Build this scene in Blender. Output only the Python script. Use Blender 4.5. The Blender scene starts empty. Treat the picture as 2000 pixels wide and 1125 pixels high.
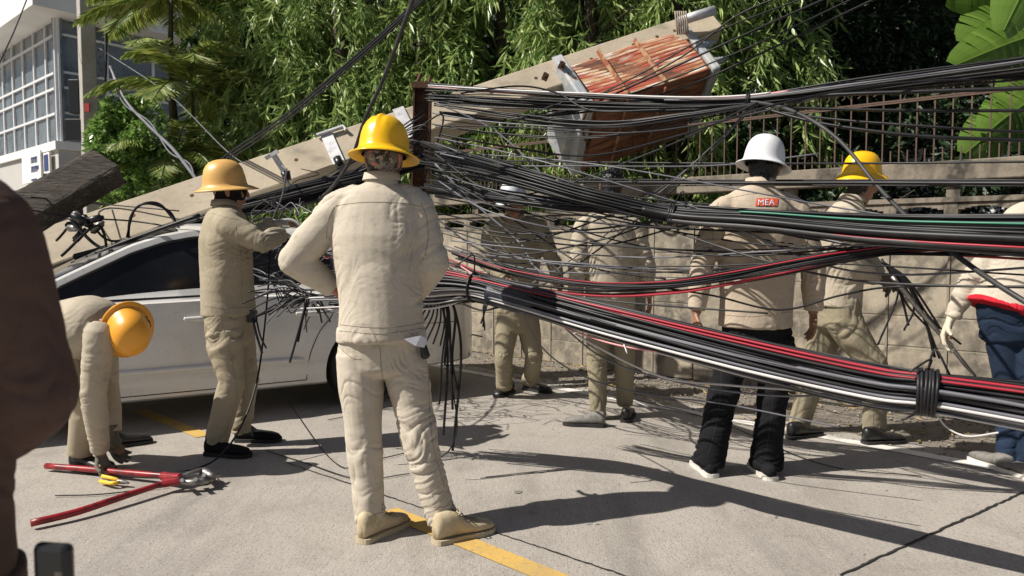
import bpy, bmesh, math, random
import numpy as np
from mathutils import Vector as V, Matrix
from mathutils.bvhtree import BVHTree
random.seed(7); RNG = np.random.default_rng(11)
SC = bpy.context.scene; COL = SC.collection
rad = math.radians
# ------------------------------------------------------------------ camera, light
F_PX = 1450.0; YH = 477.0; CH = 1.25
PITCH = math.atan((562.5 - YH) / F_PX)
cam = bpy.data.objects.new('camera', bpy.data.cameras.new('camera')); COL.objects.link(cam)
cam.location = (0, 0, CH); cam.rotation_euler = (rad(90) - PITCH, 0, 0)
cam.data.sensor_width = 36; cam.data.lens = 36 * F_PX / 2000
cam.data.clip_start = 0.05; cam.data.clip_end = 400
SC.camera = cam; cam.data.dof.use_dof = True; cam.data.dof.focus_distance = 3.7; cam.data.dof.aperture_fstop = 4.8
SUN_EL = rad(46.5); SH = V((.957, .290)).normalized()          # shadows fall along SH on the ground
to_sun = V((-SH.x * math.cos(SUN_EL), -SH.y * math.cos(SUN_EL), math.sin(SUN_EL)))
w = bpy.data.worlds.new('World'); SC.world = w; w.use_nodes = True
nt = w.node_tree; sky = nt.nodes.new('ShaderNodeTexSky'); sky.sky_type = 'NISHITA'; sky.sun_disc = False
sky.sun_elevation = SUN_EL; sky.sun_rotation = math.atan2(to_sun.x, to_sun.y); sky.dust_density = 2.0
nt.links.new(sky.outputs[0], nt.nodes['Background'].inputs[0]); nt.nodes['Background'].inputs[1].default_value = 0.045
sl = bpy.data.lights.new('sun', 'SUN'); sl.energy = 5.0; sl.angle = rad(0.55); sl.color = (1, .945, .85)
so = bpy.data.objects.new('sun', sl); COL.objects.link(so); so.rotation_euler = to_sun.to_track_quat('Z', 'Y').to_euler()
SC.view_settings.view_transform = 'Standard'; SC.view_settings.look = 'None'
SC.view_settings.exposure = 0.34; SC.view_settings.gamma = 1
SC.cycles.max_bounces = 6; SC.cycles.transparent_max_bounces = 6

# ------------------------------------------------------------------ helpers
def ray(px, py):
    x = (px - 1000) / F_PX; y = (562.5 - py) / F_PX
    return V((x, math.cos(PITCH) + y * math.sin(PITCH), -math.sin(PITCH) + y * math.cos(PITCH)))
def P(px, py, d):
    r = ray(px, py); return V((0, 0, CH)) + r * (d / r.y)
def G(px, py, z=0.0):
    r = ray(px, py); return V((0, 0, CH)) + r * ((z - CH) / r.z)
def pm(d): return d / F_PX                                     # metres per photo pixel at depth d

def link(name, me, mat, parent=None):
    o = bpy.data.objects.new(name, me); COL.objects.link(o)
    if mat is not None: me.materials.append(mat)
    if parent is not None: o.parent = parent
    return o
def tag(o, label=None, cat=None, group=None, kind=None):
    if label: o['label'] = label
    if cat: o['category'] = cat
    if group: o['group'] = group
    if kind: o['kind'] = kind
    return o
def empty(name, loc, label, cat, group=None):
    o = bpy.data.objects.new(name, None); COL.objects.link(o); o.location = loc; o.empty_display_size = .1
    bpy.context.view_layer.update()
    return tag(o, label, cat, group)
def mesh_np(name, verts, faces_flat, sizes, smooth=True):
    me = bpy.data.meshes.new(name)
    verts = np.asarray(verts, np.float32); faces_flat = np.asarray(faces_flat, np.int32); sizes = np.asarray(sizes, np.int32)
    me.vertices.add(len(verts)); me.vertices.foreach_set('co', verts.ravel())
    me.loops.add(len(faces_flat)); me.loops.foreach_set('vertex_index', faces_flat)
    st = np.concatenate([[0], np.cumsum(sizes)[:-1]]).astype(np.int32)
    me.polygons.add(len(sizes)); me.polygons.foreach_set('loop_start', st); me.polygons.foreach_set('loop_total', sizes)
    me.polygons.foreach_set('use_smooth', np.full(len(sizes), smooth))
    me.update(calc_edges=True); me.validate()
    return me
class MB:
    """collects pieces for one mesh"""
    def __init__(s): s.v = []; s.f = []
    def add(s, vs, fs):
        b = len(s.v); s.v += [tuple(x) for x in vs]; s.f += [tuple(i + b for i in f) for f in fs]; return s
    def box(s, c, size, rot=None):
        c = V(c); hx, hy, hz = [k / 2 for k in size]
        R = rot if rot is not None else Matrix.Identity(3)
        vs = [c + R @ V((x * hx, y * hy, z * hz)) for x in (-1, 1) for y in (-1, 1) for z in (-1, 1)]
        return s.add(vs, [(0, 1, 3, 2), (4, 6, 7, 5), (0, 4, 5, 1), (2, 3, 7, 6), (0, 2, 6, 4), (1, 5, 7, 3)])
    def tube(s, pts, r, n=6, sub=1, cap=True):
        pts = crom([V(p) for p in pts], sub) if sub > 1 else [V(p) for p in pts]
        rs = r if hasattr(r, '__len__') else [r] * len(pts)
        if len(rs) != len(pts): rs = list(np.interp(np.linspace(0, 1, len(pts)), np.linspace(0, 1, len(rs)), rs))
        t = (pts[1] - pts[0]).normalized(); a = t.orthogonal().normalized(); vs = []; fs = []
        for i, p in enumerate(pts):
            t = (pts[min(i + 1, len(pts) - 1)] - pts[max(i - 1, 0)])
            t = t.normalized() if t.length > 1e-9 else V((0, 0, 1))
            a = a - t * a.dot(t); a = a.normalized() if a.length > 1e-6 else t.orthogonal().normalized(); b = t.cross(a)
            for k in range(n):
                q = 2 * math.pi * k / n; vs.append(p + (a * math.cos(q) + b * math.sin(q)) * rs[i])
        for i in range(len(pts) - 1):
            for k in range(n):
                k2 = (k + 1) % n; fs.append((i * n + k, i * n + k2, (i + 1) * n + k2, (i + 1) * n + k))
        if cap: fs.append(tuple(range(n))[::-1]); fs.append(tuple((len(pts) - 1) * n + k for k in range(n)))
        return s.add(vs, fs)
    def cyl(s, a, b, r, n=16, r2=None): return s.tube([a, b], [r, r if r2 is None else r2], n)
    def loft(s, secs, n=24, sub=4, caps=True):
        """secs: (centre, across vector, ra, rb) elliptic sections, rounded ends"""
        C = [V(q[0]) for q in secs]; A = [V(q[1]).normalized() for q in secs]; ra = [q[2] for q in secs]; rb = [q[3] for q in secs]
        m = len(secs); T = []; 
        for i in range(m - 1):
            for k in range(sub): T.append(i + k / sub)
        T.append(m - 1)
        Cs = crom(C, sub); ia = np.interp(T, range(m), ra); ib = np.interp(T, range(m), rb)
        As = []
        for t in T:
            i = min(int(t), m - 2); f = t - i; As.append(A[i].lerp(A[i + 1], f).normalized())
        rows = []
        def ring(c, a, t, x, y):
            a = (a - t * a.dot(t)).normalized(); b = t.cross(a)
            rows.append([c + a * (x * math.cos(2 * math.pi * k / n)) + b * (y * math.sin(2 * math.pi * k / n)) for k in range(n)])
        tan = [(Cs[min(i + 1, len(Cs) - 1)] - Cs[max(i - 1, 0)]).normalized() for i in range(len(Cs))]
        if caps:
            h = min(ia[0], ib[0]) * caps
            for q in (.15, .5, .85): ring(Cs[0] - tan[0] * h * math.cos(q * math.pi / 2), As[0], tan[0], ia[0] * math.sin(q * math.pi / 2), ib[0] * math.sin(q * math.pi / 2))
        for i in range(len(Cs)): ring(Cs[i], As[i], tan[i], ia[i], ib[i])
        if caps:
            h = min(ia[-1], ib[-1]) * caps
            for q in (.85, .5, .15): ring(Cs[-1] + tan[-1] * h * math.cos(q * math.pi / 2), As[-1], tan[-1], ia[-1] * math.sin(q * math.pi / 2), ib[-1] * math.sin(q * math.pi / 2))
        vs = [v for r_ in rows for v in r_]; fs = []
        for i in range(len(rows) - 1):
            for k in range(n):
                k2 = (k + 1) % n; fs.append((i * n + k, i * n + k2, (i + 1) * n + k2, (i + 1) * n + k))
        fs.append(tuple(range(n))[::-1]); fs.append(tuple((len(rows) - 1) * n + k for k in range(n)))
        return s.add(vs, fs)
    def mesh(s, name='m', smooth=False):
        me = bpy.data.meshes.new(name); me.from_pydata(s.v, [], s.f)
        if smooth: me.polygons.foreach_set('use_smooth', [True] * len(me.polygons))
        me.update(); return me
    def build(s, name, mat, parent=None, smooth=False, bevel=0, inv=True):
        me = s.mesh(name, smooth)
        if parent is not None and inv: me.transform(parent.matrix_world.inverted())
        o = link(name, me, mat, parent)
        if bevel:
            b = o.modifiers.new('bevel', 'BEVEL'); b.width = bevel; b.segments = 2; b.limit_method = 'ANGLE'
        return o
def crom(C, sub):
    out = []; m = len(C)
    for i in range(m - 1):
        p0 = C[i - 1] if i > 0 else C[0] * 2 - C[1]; p3 = C[i + 2] if i + 2 < m else C[-1] * 2 - C[-2]
        for k in range(sub):
            t = k / sub
            out.append(.5 * ((2 * C[i]) + (C[i + 1] - p0) * t + (2 * p0 - 5 * C[i] + 4 * C[i + 1] - p3) * t * t + (3 * C[i] - p0 - 3 * C[i + 1] + p3) * t ** 3))
    out.append(C[-1].copy()); return out

# vectorised value noise, 0..1
_H = RNG.random(4096 * 4)
def vnoise(p, seed=0):
    p = np.asarray(p, float); i = np.floor(p).astype(np.int64); f = p - i; f = f * f * (3 - 2 * f)
    def h(a, b, c): return _H[((a * 73856093) ^ (b * 19349663) ^ (c * 83492791) ^ (seed * 2654435)) & 16383]
    x, y, z = i[..., 0], i[..., 1], i[..., 2]; fx, fy, fz = f[..., 0], f[..., 1], f[..., 2]
    def l(a, b, t): return a + (b - a) * t
    return l(l(l(h(x, y, z), h(x + 1, y, z), fx), l(h(x, y + 1, z), h(x + 1, y + 1, z), fx), fy),
             l(l(h(x, y, z + 1), h(x + 1, y, z + 1), fx), l(h(x, y + 1, z + 1), h(x + 1, y + 1, z + 1), fx), fy), fz)

def remesh(mb, voxel, smooth=3):
    me = mb.mesh('tmp'); o = bpy.data.objects.new('tmp', me); COL.objects.link(o)
    r = o.modifiers.new('r', 'REMESH'); r.mode = 'VOXEL'; r.voxel_size = voxel; r.adaptivity = 0
    if smooth:
        m = o.modifiers.new('s', 'SMOOTH'); m.factor = .5; m.iterations = smooth
    dg = bpy.context.evaluated_depsgraph_get(); dg.update()
    out = bpy.data.meshes.new_from_object(o.evaluated_get(dg)); bpy.data.objects.remove(o)
    out.polygons.foreach_set('use_smooth', [True] * len(out.polygons)); return out

# ------------------------------------------------------------------ materials
def mat(name, col, rough=.7, metal=0, spec=.5, noise=None, bump=None, coat=0, alpha=None):
    """noise: list of (scale, colour2, lo, hi) mixes; bump: list of (scale, strength, distance)"""
    m = bpy.data.materials.new(name); m.use_nodes = True; nt = m.node_tree; b = nt.nodes['Principled BSDF']
    b.inputs['Base Color'].default_value = (*col, 1); b.inputs['Roughness'].default_value = rough
    b.inputs['Metallic'].default_value = metal; b.inputs['Specular IOR Level'].default_value = spec
    if coat: b.inputs['Coat Weight'].default_value = coat; b.inputs['Coat Roughness'].default_value = .05
    g = nt.nodes.new('ShaderNodeTexCoord'); last = None
    for q in (noise or []):
        sc, c2, lo, hi = q[:4]; st = q[4] if len(q) > 4 else (1, 1, 1)
        mp = nt.nodes.new('ShaderNodeMapping'); mp.inputs['Scale'].default_value = st; nt.links.new(g.outputs['Object'], mp.inputs[0])
        n = nt.nodes.new('ShaderNodeTexNoise'); n.inputs['Scale'].default_value = sc; n.inputs['Detail'].default_value = 6; n.inputs['Roughness'].default_value = .6
        nt.links.new(mp.outputs[0], n.inputs['Vector'])
        r = nt.nodes.new('ShaderNodeMapRange'); r.inputs[1].default_value = lo; r.inputs[2].default_value = hi; nt.links.new(n.outputs[0], r.inputs[0])
        mx = nt.nodes.new('ShaderNodeMix'); mx.data_type = 'RGBA'; nt.links.new(r.outputs[0], mx.inputs[0])
        if last is None: mx.inputs[6].default_value = (*col, 1)
        else: nt.links.new(last, mx.inputs[6])
        mx.inputs[7].default_value = (*c2, 1); last = mx.outputs[2]
    if last is not None: nt.links.new(last, b.inputs['Base Color'])
    lastb = None
    for q in (bump or []):
        sc, st, dist = q[:3]; sv = q[3] if len(q) > 3 else (1, 1, 1)
        mp = nt.nodes.new('ShaderNodeMapping'); mp.inputs['Scale'].default_value = sv; nt.links.new(g.outputs['Object'], mp.inputs[0])
        n = nt.nodes.new('ShaderNodeTexNoise'); n.inputs['Scale'].default_value = sc; n.inputs['Detail'].default_value = 4
        nt.links.new(mp.outputs[0], n.inputs['Vector'])
        bp = nt.nodes.new('ShaderNodeBump'); bp.inputs['Strength'].default_value = st; bp.inputs['Distance'].default_value = dist
        nt.links.new(n.outputs[0], bp.inputs['Height'])
        if lastb is not None: nt.links.new(lastb, bp.inputs['Normal'])
        lastb = bp.outputs[0]
    if lastb is not None: nt.links.new(lastb, b.inputs['Normal'])
    return m
def cloth(name, col, dark=.70, light=1.1):
    c2 = tuple(k * dark for k in col); c3 = tuple(min(1, k * light) for k in col); c4 = tuple(k * .55 for k in col)
    return mat(name, col, .92, spec=.15, noise=[(4, c2, .50, .85), (2.2, c3, .45, .8), (16, c4, .60, .86), (170, c2, .5, .95)],
               bump=[(24, .25, .007, (1, 1, 1.6)), (70, .18, .003), (450, .3, .001)])
def leaf_mat(name, a, b, trans=.35, gloss=.32):
    m = bpy.data.materials.new(name); m.use_nodes = True; nt = m.node_tree; bs = nt.nodes['Principled BSDF']; out = nt.nodes['Material Output']
    ge = nt.nodes.new('ShaderNodeNewGeometry'); mx = nt.nodes.new('ShaderNodeMix'); mx.data_type = 'RGBA'
    cr = nt.nodes.new('ShaderNodeMapRange'); nt.links.new(ge.outputs['Random Per Island'], cr.inputs[0])
    nt.links.new(cr.outputs[0], mx.inputs[0]); mx.inputs[6].default_value = (*a, 1); mx.inputs[7].default_value = (*b, 1)
    nt.links.new(mx.outputs[2], bs.inputs['Base Color']); bs.inputs['Roughness'].default_value = gloss
    tr = nt.nodes.new('ShaderNodeBsdfTranslucent'); nt.links.new(mx.outputs[2], tr.inputs[0])
    ms = nt.nodes.new('ShaderNodeMixShader'); ms.inputs[0].default_value = trans
    nt.links.new(bs.outputs[0], ms.inputs[1]); nt.links.new(tr.outputs[0], ms.inputs[2]); nt.links.new(ms.outputs[0], out.inputs[0])
    return m

M = {}
M['khaki'] = cloth('khaki_cotton', (.52, .465, .385))
M['khaki2'] = cloth('khaki_cotton_worn', (.455, .40, .315))
M['khaki3'] = cloth('khaki_twill', (.37, .32, .235))  # khaki darkened slightly for legs standing in shade
M['tan'] = cloth('tan_cotton', (.47, .39, .305))
M['olive'] = cloth('dusty_olive_cotton', (.30, .262, .185))
M['black_cloth'] = cloth('black_cotton', (.012, .012, .014), .8, 1.5)
M['brown_cloth'] = cloth('dark_brown_cotton', (.105, .066, .054), .8, 1.3)
M['denim'] = cloth('blue_denim', (.020, .033, .062), .5, 1.8)
M['red_cloth'] = cloth('red_cotton', (.50, .02, .035))
M['white_cloth'] = cloth('white_cotton', (.72, .72, .80))
M['camo'] = mat('camouflage_cloth', (.16, .14, .12), .9, noise=[(28, (.035, .03, .028), .48, .52), (40, (.32, .27, .2), .56, .58)])
M['glove_grey'] = cloth('grey_knit', (.40, .39, .37))
M['glove_white'] = cloth('cream_knit', (.62, .56, .44))
M['glove_dark'] = cloth('dirty_knit', (.16, .145, .12))
M['skin'] = mat('skin', (.30, .16, .10), .5, noise=[(14, (.26, .11, .065), .4, .8)], bump=[(60, .15, .002)])
M['skin_lt'] = mat('skin_reddish', (.46, .17, .12), .5, noise=[(14, (.36, .13, .09), .4, .8)])
M['hair'] = mat('black_hair', (.008, .007, .007), .45, bump=[(90, .8, .006, (1, 1, .25))])
M['yellow_plastic'] = mat('yellow_hard_plastic', (.93, .53, .012), .28, spec=.5, noise=[(6, (.83, .44, .01), .5, .8), (90, (.55, .32, .05), .70, .78)], bump=[(7, .12, .004), (120, .05, .0005)])
M['old_yellow'] = mat('faded_yellow_plastic', (.72, .42, .13), .42, noise=[(5, (.60, .33, .10), .45, .75), (70, (.35, .22, .1), .66, .76)], bump=[(8, .15, .004), (150, .08, .0006)])
M['orange_plastic'] = mat('orange_yellow_plastic', (.82, .37, .035), .38, noise=[(6, (.72, .30, .03), .45, .75), (60, (.4, .2, .05), .68, .76)], bump=[(8, .15, .004), (150, .08, .0006)])
M['white_plastic'] = mat('white_hard_plastic', (.80, .81, .83), .3, noise=[(6, (.68, .68, .70), .5, .8)], bump=[(8, .1, .003)])
M['grey_plastic'] = mat('grey_hard_plastic', (.60, .63, .68), .45, noise=[(8, (.30, .32, .34), .5, .8)])
M['black_plastic'] = mat('black_plastic', (.012, .012, .014), .35)
M['rubber'] = mat('rubber', (.02, .02, .02), .8)
M['shoe_black'] = mat('scuffed_black_leather', (.016, .015, .015), .42, noise=[(30, (.06, .055, .05), .55, .75)], bump=[(60, .3, .003)])
M['shoe_tan'] = mat('dusty_tan_suede', (.52, .43, .29), .85, noise=[(14, (.36, .29, .19), .45, .65), (40, (.6, .48, .28), .55, .7)], bump=[(80, .4, .003)])
M['shoe_grey'] = mat('dusty_grey_leather', (.20, .19, .175), .8, noise=[(20, (.09, .085, .08), .5, .7)], bump=[(60, .4, .003)])
M['sole_white'] = mat('white_rubber', (.70, .67, .62), .6, noise=[(20, (.5, .46, .4), .5, .8)])
M['sole_tan'] = mat('gum_rubber', (.45, .38, .26), .7)
M['red_rubber'] = mat('red_rubber', (.45, .04, .04), .6)
M['car_paint'] = mat('white_car_paint', (.76, .745, .72), .2, spec=.5, coat=.6, noise=[(3, (.70, .685, .66), .4, .8), (45, (.48, .45, .41), .58, .85)])
M['car_glass'] = mat('tinted_glass', (.010, .010, .011), .12, spec=.3, noise=[(3, (.022, .022, .024), .4, .7)])
M['steel'] = mat('dull_steel', (.30, .29, .28), .45, .9, noise=[(30, (.13, .10, .08), .5, .7)])
M['bright_steel'] = mat('galvanised_steel', (.62, .62, .64), .5, .35, noise=[(16, (.42, .42, .43), .45, .7)])
M['tool_red'] = mat('scuffed_red_paint', (.30, .016, .022), .38, noise=[(18, (.13, .012, .016), .46, .6), (60, (.25, .2, .18), .68, .74)])
M['tool_yellow'] = mat('yellow_grip', (.80, .50, .03), .5)
M['rust'] = mat('rusty_iron', (.10, .045, .025), .85, .2, noise=[(14, (.045, .028, .02), .45, .65), (40, (.2, .085, .035), .55, .7)], bump=[(40, .5, .004)])
M['fence_iron'] = mat('brown_iron', (.10, .06, .045), .65, .2, noise=[(20, (.14, .08, .05), .5, .7)])

def box_coords_stain(m, dark, scale, lo, hi, st):
    return m
# pole concrete
M['pole'] = mat('pole_concrete', (.45, .385, .295), .85, noise=[(2.2, (.36, .305, .23), .4, .7), (5, (.19, .165, .13), .56, .76, (.5, 1, 1)), (16, (.34, .27, .19), .52, .8), (1.2, (.53, .45, .33), .5, .75), (60, (.30, .24, .17), .60, .8)],
                bump=[(30, .35, .006), (180, .3, .002)])
M['pole_grey'] = mat('grey_pole_concrete', (.40, .38, .35), .85, noise=[(3, (.31, .29, .26), .4, .7), (20, (.28, .26, .23), .5, .8)], bump=[(60, .3, .003)])
M['pole_dark'] = mat('weathered_black_timber', (.055, .043, .033), .85, noise=[(3.5, (.15, .125, .10), .50, .72, (.5, 5, 5)), (14, (.018, .015, .013), .45, .6, (.4, 6, 6))],
                     bump=[(6, .5, .02, (.5, 6, 6)), (70, .5, .004)])
M['wall_block'] = mat('weathered_block', (.42, .365, .285), .9, noise=[(1.5, (.34, .295, .225), .40, .62), (2.2, (.11, .098, .082), .44, .64, (1, 1, .7)), (7, (.14, .122, .10), .52, .68), (11, (.40, .34, .26), .5, .72), (55, (.24, .2, .16), .58, .75)],
                      bump=[(30, .4, .006), (140, .4, .002)])
M['wall_grimy'] = mat('grimy_concrete', (.24, .205, .16), .92, noise=[(3.5, (.05, .044, .036), .48, .62, (1, 1, .5)), (16, (.17, .145, .115), .5, .7), (60, (.1, .085, .07), .6, .75)],
                      bump=[(30, .5, .008), (140, .4, .002)])
M['mortar'] = mat('mortar', (.27, .235, .185), .95, bump=[(90, .5, .003)])
M['render_wall'] = mat('pale_render', (.62, .55, .43), .9, noise=[(1.5, (.50, .43, .33), .45, .7), (10, (.42, .36, .28), .55, .8)], bump=[(60, .3, .003)])
M['white_wall'] = mat('white_render', (.84, .83, .81), .85, noise=[(.7, (.66, .64, .61), .4, .8)])
M['grey_wall'] = mat('grey_soffit', (.50, .49, .47), .85, noise=[(.7, (.42, .41, .39), .4, .8)])
M['glass_blue'] = mat('grey_blue_glass', (.13, .15, .17), .15, spec=.6, noise=[(.45, (.20, .225, .245), .4, .65), (1.6, (.05, .06, .075), .5, .7)])
M['mullion'] = mat('white_aluminium', (.72, .73, .75), .45)
M['dark_room'] = mat('dark_interior', (.035, .028, .025), .9, noise=[(1.5, (.09, .05, .04), .5, .7)])  # near-black colour stands in for the shade of unlit rooms
M['sign_blue'] = mat('navy_vinyl', (.03, .05, .16), .5)
M['bark'] = mat('bark', (.09, .07, .05), .95, noise=[(9, (.04, .032, .025), .4, .7)], bump=[(20, .8, .02, (1, 1, .3))])
M['leaf_asoka'] = leaf_mat('asoka_leaf', (.10, .20, .04), (.46, .56, .20), .32, .36)
M['leaf_dark'] = leaf_mat('shade_darkened_leaf', (.012, .03, .010), (.03, .06, .018), .12, .5)  # coloured darker than real foliage to stand for deep shade
M['leaf_shrub'] = leaf_mat('shrub_leaf', (.09, .20, .035), (.30, .44, .12), .35, .3)
M['leaf_palm'] = leaf_mat('palm_leaf', (.11, .20, .035), (.46, .48, .14), .4, .45)
M['leaf_banana'] = leaf_mat('banana_leaf', (.12, .23, .035), (.24, .38, .07), .55, .45)
M['dry_leaf'] = leaf_mat('dry_leaf', (.30, .19, .08), (.45, .33, .12), .2, .6)
# wires
M['w_black'] = mat('black_cable_sheath', (.010, .010, .012), .45, spec=.35, noise=[(5, (.028, .027, .029), .5, .75)])
M['w_dust'] = mat('dusty_cable_sheath', (.030, .029, .031), .55, noise=[(4, (.08, .076, .074), .5, .75)])
M['w_grey'] = mat('grey_cable_sheath', (.15, .15, .175), .45, noise=[(4, (.08, .08, .09), .5, .75)])
M['w_pale'] = mat('pale_cable_sheath', (.62, .60, .60), .4, noise=[(4, (.42, .41, .4), .5, .75)])
M['w_red'] = mat('red_cable_sheath', (.36, .018, .035), .45, noise=[(4, (.20, .015, .025), .45, .7)])
M['w_pink'] = mat('pink_cable_sheath', (.68, .30, .32), .45)
M['w_green'] = mat('green_cable_sheath', (.04, .20, .13), .45)
def part(name, me, m, parent):
    if parent is not None: me.transform(parent.matrix_world.inverted())
    return link(name, me, m, parent)

# ------------------------------------------------------------------ setting: ground
def quadsheet(name, corners, z, m, nx=1, ny=1):
    mb = MB(); c = [V((p.x, p.y, z)) for p in corners]
    mb.add(c, [(0, 1, 2, 3)]); o = mb.build(name, m); return o
def road_mat():
    m = bpy.data.materials.new('road_concrete'); m.use_nodes = True; nt = m.node_tree; b = nt.nodes['Principled BSDF']; L = nt.links
    g = nt.nodes.new('ShaderNodeTexCoord')
    def noise(sc, det=6, st=(1, 1, 1), rz=0):
        mp = nt.nodes.new('ShaderNodeMapping'); mp.inputs['Scale'].default_value = st; mp.inputs['Rotation'].default_value = (0, 0, rz); L.new(g.outputs['Object'], mp.inputs[0])
        n = nt.nodes.new('ShaderNodeTexNoise'); n.inputs['Scale'].default_value = sc; n.inputs['Detail'].default_value = det; n.inputs['Roughness'].default_value = .65; L.new(mp.outputs[0], n.inputs['Vector']); return n.outputs[0]
    def mix(a, c, f, lo, hi):
        r = nt.nodes.new('ShaderNodeMapRange'); r.inputs[1].default_value = lo; r.inputs[2].default_value = hi; L.new(f, r.inputs[0])
        x = nt.nodes.new('ShaderNodeMix'); x.data_type = 'RGBA'; L.new(r.outputs[0], x.inputs[0]); x.inputs[7].default_value = (*c, 1)
        if isinstance(a, tuple): x.inputs[6].default_value = (*a, 1)
        else: L.new(a, x.inputs[6])
        return x.outputs[2]
    c = mix((.40, .367, .33), (.325, .297, .268), noise(1.1), .4, .7)
    c = mix(c, (.20, .185, .17), noise(1.0, 5, (2.4, .35, 1), rad(-48)), .52, .78)
    c = mix(c, (.15, .14, .13), noise(2.3, 7), .63, .74)
    c = mix(c, (.24, .215, .19), noise(4.5), .52, .78)
    c = mix(c, (.46, .42, .37), noise(9, 8), .55, .8)
    c = mix(c, (.15, .138, .125), noise(75, 3), .54, .72)
    c = mix(c, (.52, .48, .43), noise(130, 3), .54, .74)
    c = mix(c, (.22, .20, .18), noise(22, 4, (14, .6, 1), rad(-62)), .52, .68)
    L.new(c, b.inputs['Base Color']); b.inputs['Roughness'].default_value = .85; b.inputs['Specular IOR Level'].default_value = .3
    nb = None
    for n_, s, d in ((noise(26, 4, (14, .7, 1), rad(-62)), .35, .006), (noise(110, 3), .7, .004), (noise(3), .3, .02)):
        bp = nt.nodes.new('ShaderNodeBump'); bp.inputs['Strength'].default_value = s; bp.inputs['Distance'].default_value = d; L.new(n_, bp.inputs['Height'])
        if nb: L.new(nb, bp.inputs['Normal'])
        nb = bp.outputs[0]
    L.new(nb, b.inputs['Normal']); return m
M['road'] = road_mat()
M['verge'] = mat('broken_asphalt', (.20, .175, .145), .95, noise=[(1.4, (.13, .115, .10), .4, .65), (12, (.27, .235, .19), .5, .72), (60, (.08, .07, .06), .58, .7), (90, (.4, .36, .3), .66, .76)], bump=[(26, .9, .02), (90, .9, .008)])
M['soil'] = mat('soil', (.10, .08, .055), .95, noise=[(2, (.06, .07, .03), .4, .7)], bump=[(20, .8, .03)])
M['paint_white'] = mat('worn_white_paint', (.70, .68, .64), .7, noise=[(9, (.40, .37, .33), .54, .70), (60, (.3, .27, .24), .58, .72)], bump=[(110, .5, .003)])
M['paint_yellow'] = mat('worn_yellow_paint', (.60, .38, .09), .75, noise=[(5, (.48, .32, .11), .42, .66), (40, (.36, .28, .17), .56, .70), (120, (.33, .28, .22), .56, .68)], bump=[(110, .5, .003)])
M['joint'] = mat('bitumen_joint', (.022, .02, .018), .8)
tag(quadsheet('ground', [V((-200, -60, 0)), V((200, -60, 0)), V((200, 300, 0)), V((-200, 300, 0))], -.008, M['soil']), kind='structure')
RD = V((-.741, .672, 0)).normalized(); RN = V((RD.y, -RD.x, 0))        # road direction and its normal (towards the wall)
if RN.y < 0: RN = -RN
WL0 = G(870, 718); WL1 = G(1930, 912)                                  # white edge line
WA = G(910, 685); WB = G(1800, 800)                                    # foot of the wall
wdir = (WB - WA).normalized(); ldir = (WL1 - WL0).normalized()
def ext(a, d, t): return a + d * t
LN = V((-ldir.y, ldir.x, 0)); LN = LN if LN.y > 0 else -LN
a0, a1 = ext(WL0, ldir, -60), ext(WL0, ldir, 40)
tag(quadsheet('road', [a0 - LN * 14, a1 - LN * 14, a1 + LN * .25, a0 + LN * .25], 0, M['road']), kind='structure')
tag(quadsheet('verge', [a0 + LN * .2, a1 + LN * .2, ext(WA, wdir, 40), ext(WA, wdir, -60)], -.004, M['verge']), kind='structure')
mb = MB()
p0 = ext(WL0, ldir, -30); p1 = ext(WL0, ldir, 12)
tag(quadsheet('edge_line', [p0 - LN * .055, p1 - LN * .055, p1 + LN * .055, p0 + LN * .055], .004, M['paint_white']), 'worn white line painted along the edge of the concrete road', 'road marking', kind='structure')
Y0 = G(757, 998); Y1 = G(1075, 1127); yd = (Y1 - Y0).normalized(); yn = V((-yd.y, yd.x, 0))
sD = (G(408, 851) - Y0).dot(yd)
for k, (s, e) in enumerate(((0, 2.2), (sD - 1.1, sD), (sD - 5, sD - 3.3))):
    a, b = Y0 + yd * s, Y0 + yd * e
    tag(quadsheet('lane_dash', [a - yn * .052, b - yn * .052, b + yn * .052, a + yn * .052], .004, M['paint_yellow']), kind='structure')
def strip(a, b, w_, z, name='road_joint', wob=.004):
    d = (b - a).normalized(); n_ = V((-d.y, d.x, 0)); N = 60; vs = []; fs = []
    for i in range(N + 1):
        p = a.lerp(b, i / N) + n_ * random.uniform(-wob, wob); ww = w_ * random.uniform(.7, 1.3)
        vs += [p - n_ * ww / 2 + V((0, 0, z)), p + n_ * ww / 2 + V((0, 0, z))]
    for i in range(N): fs.append((2 * i, 2 * i + 1, 2 * i + 3, 2 * i + 2))
    return tag(MB().add(vs, fs).build(name, M['joint']), kind='structure')
strip(G(1640, 1125), G(2000, 962), .011, .005); d_ = (G(2000, 962) - G(1640, 1125)).normalized(); strip(G(2000, 962), ext(G(2000, 962), d_, 1.3), .011, .005)
strip(G(560, 905), G(1000, 1052), .007, .005); strip(G(1000, 1052), ext(G(1000, 1052), (G(1000, 1052) - G(560, 905)).normalized(), 1.2), .007, .005)

def blot(c, r, m, z, seed):
    rn = random.Random(seed); N = 26; vs = [c + V((0, 0, z))]; ph = rn.uniform(0, 6)
    for k in range(N): a = 6.283 * k / N; q = r * (1 + .22 * math.sin(a * 2 + ph) + .14 * math.sin(a * 5 + ph * 2) + rn.uniform(-.06, .06)); vs.append(c + V((q * math.cos(a) * 1.3, q * math.sin(a), z)))
    return tag(MB().add(vs, [(0, k + 1, (k + 1) % N + 1) for k in range(N)]).build('oil_stain', m), kind='structure')
M['oil'] = mat('oil_stained_concrete', (.19, .172, .155), .6, noise=[(30, (.27, .25, .225), .45, .7)])
for i, (x, y, r) in enumerate(((1012, 962, .018),)): blot(G(x, y), r, M['oil'], .0035, i)
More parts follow.
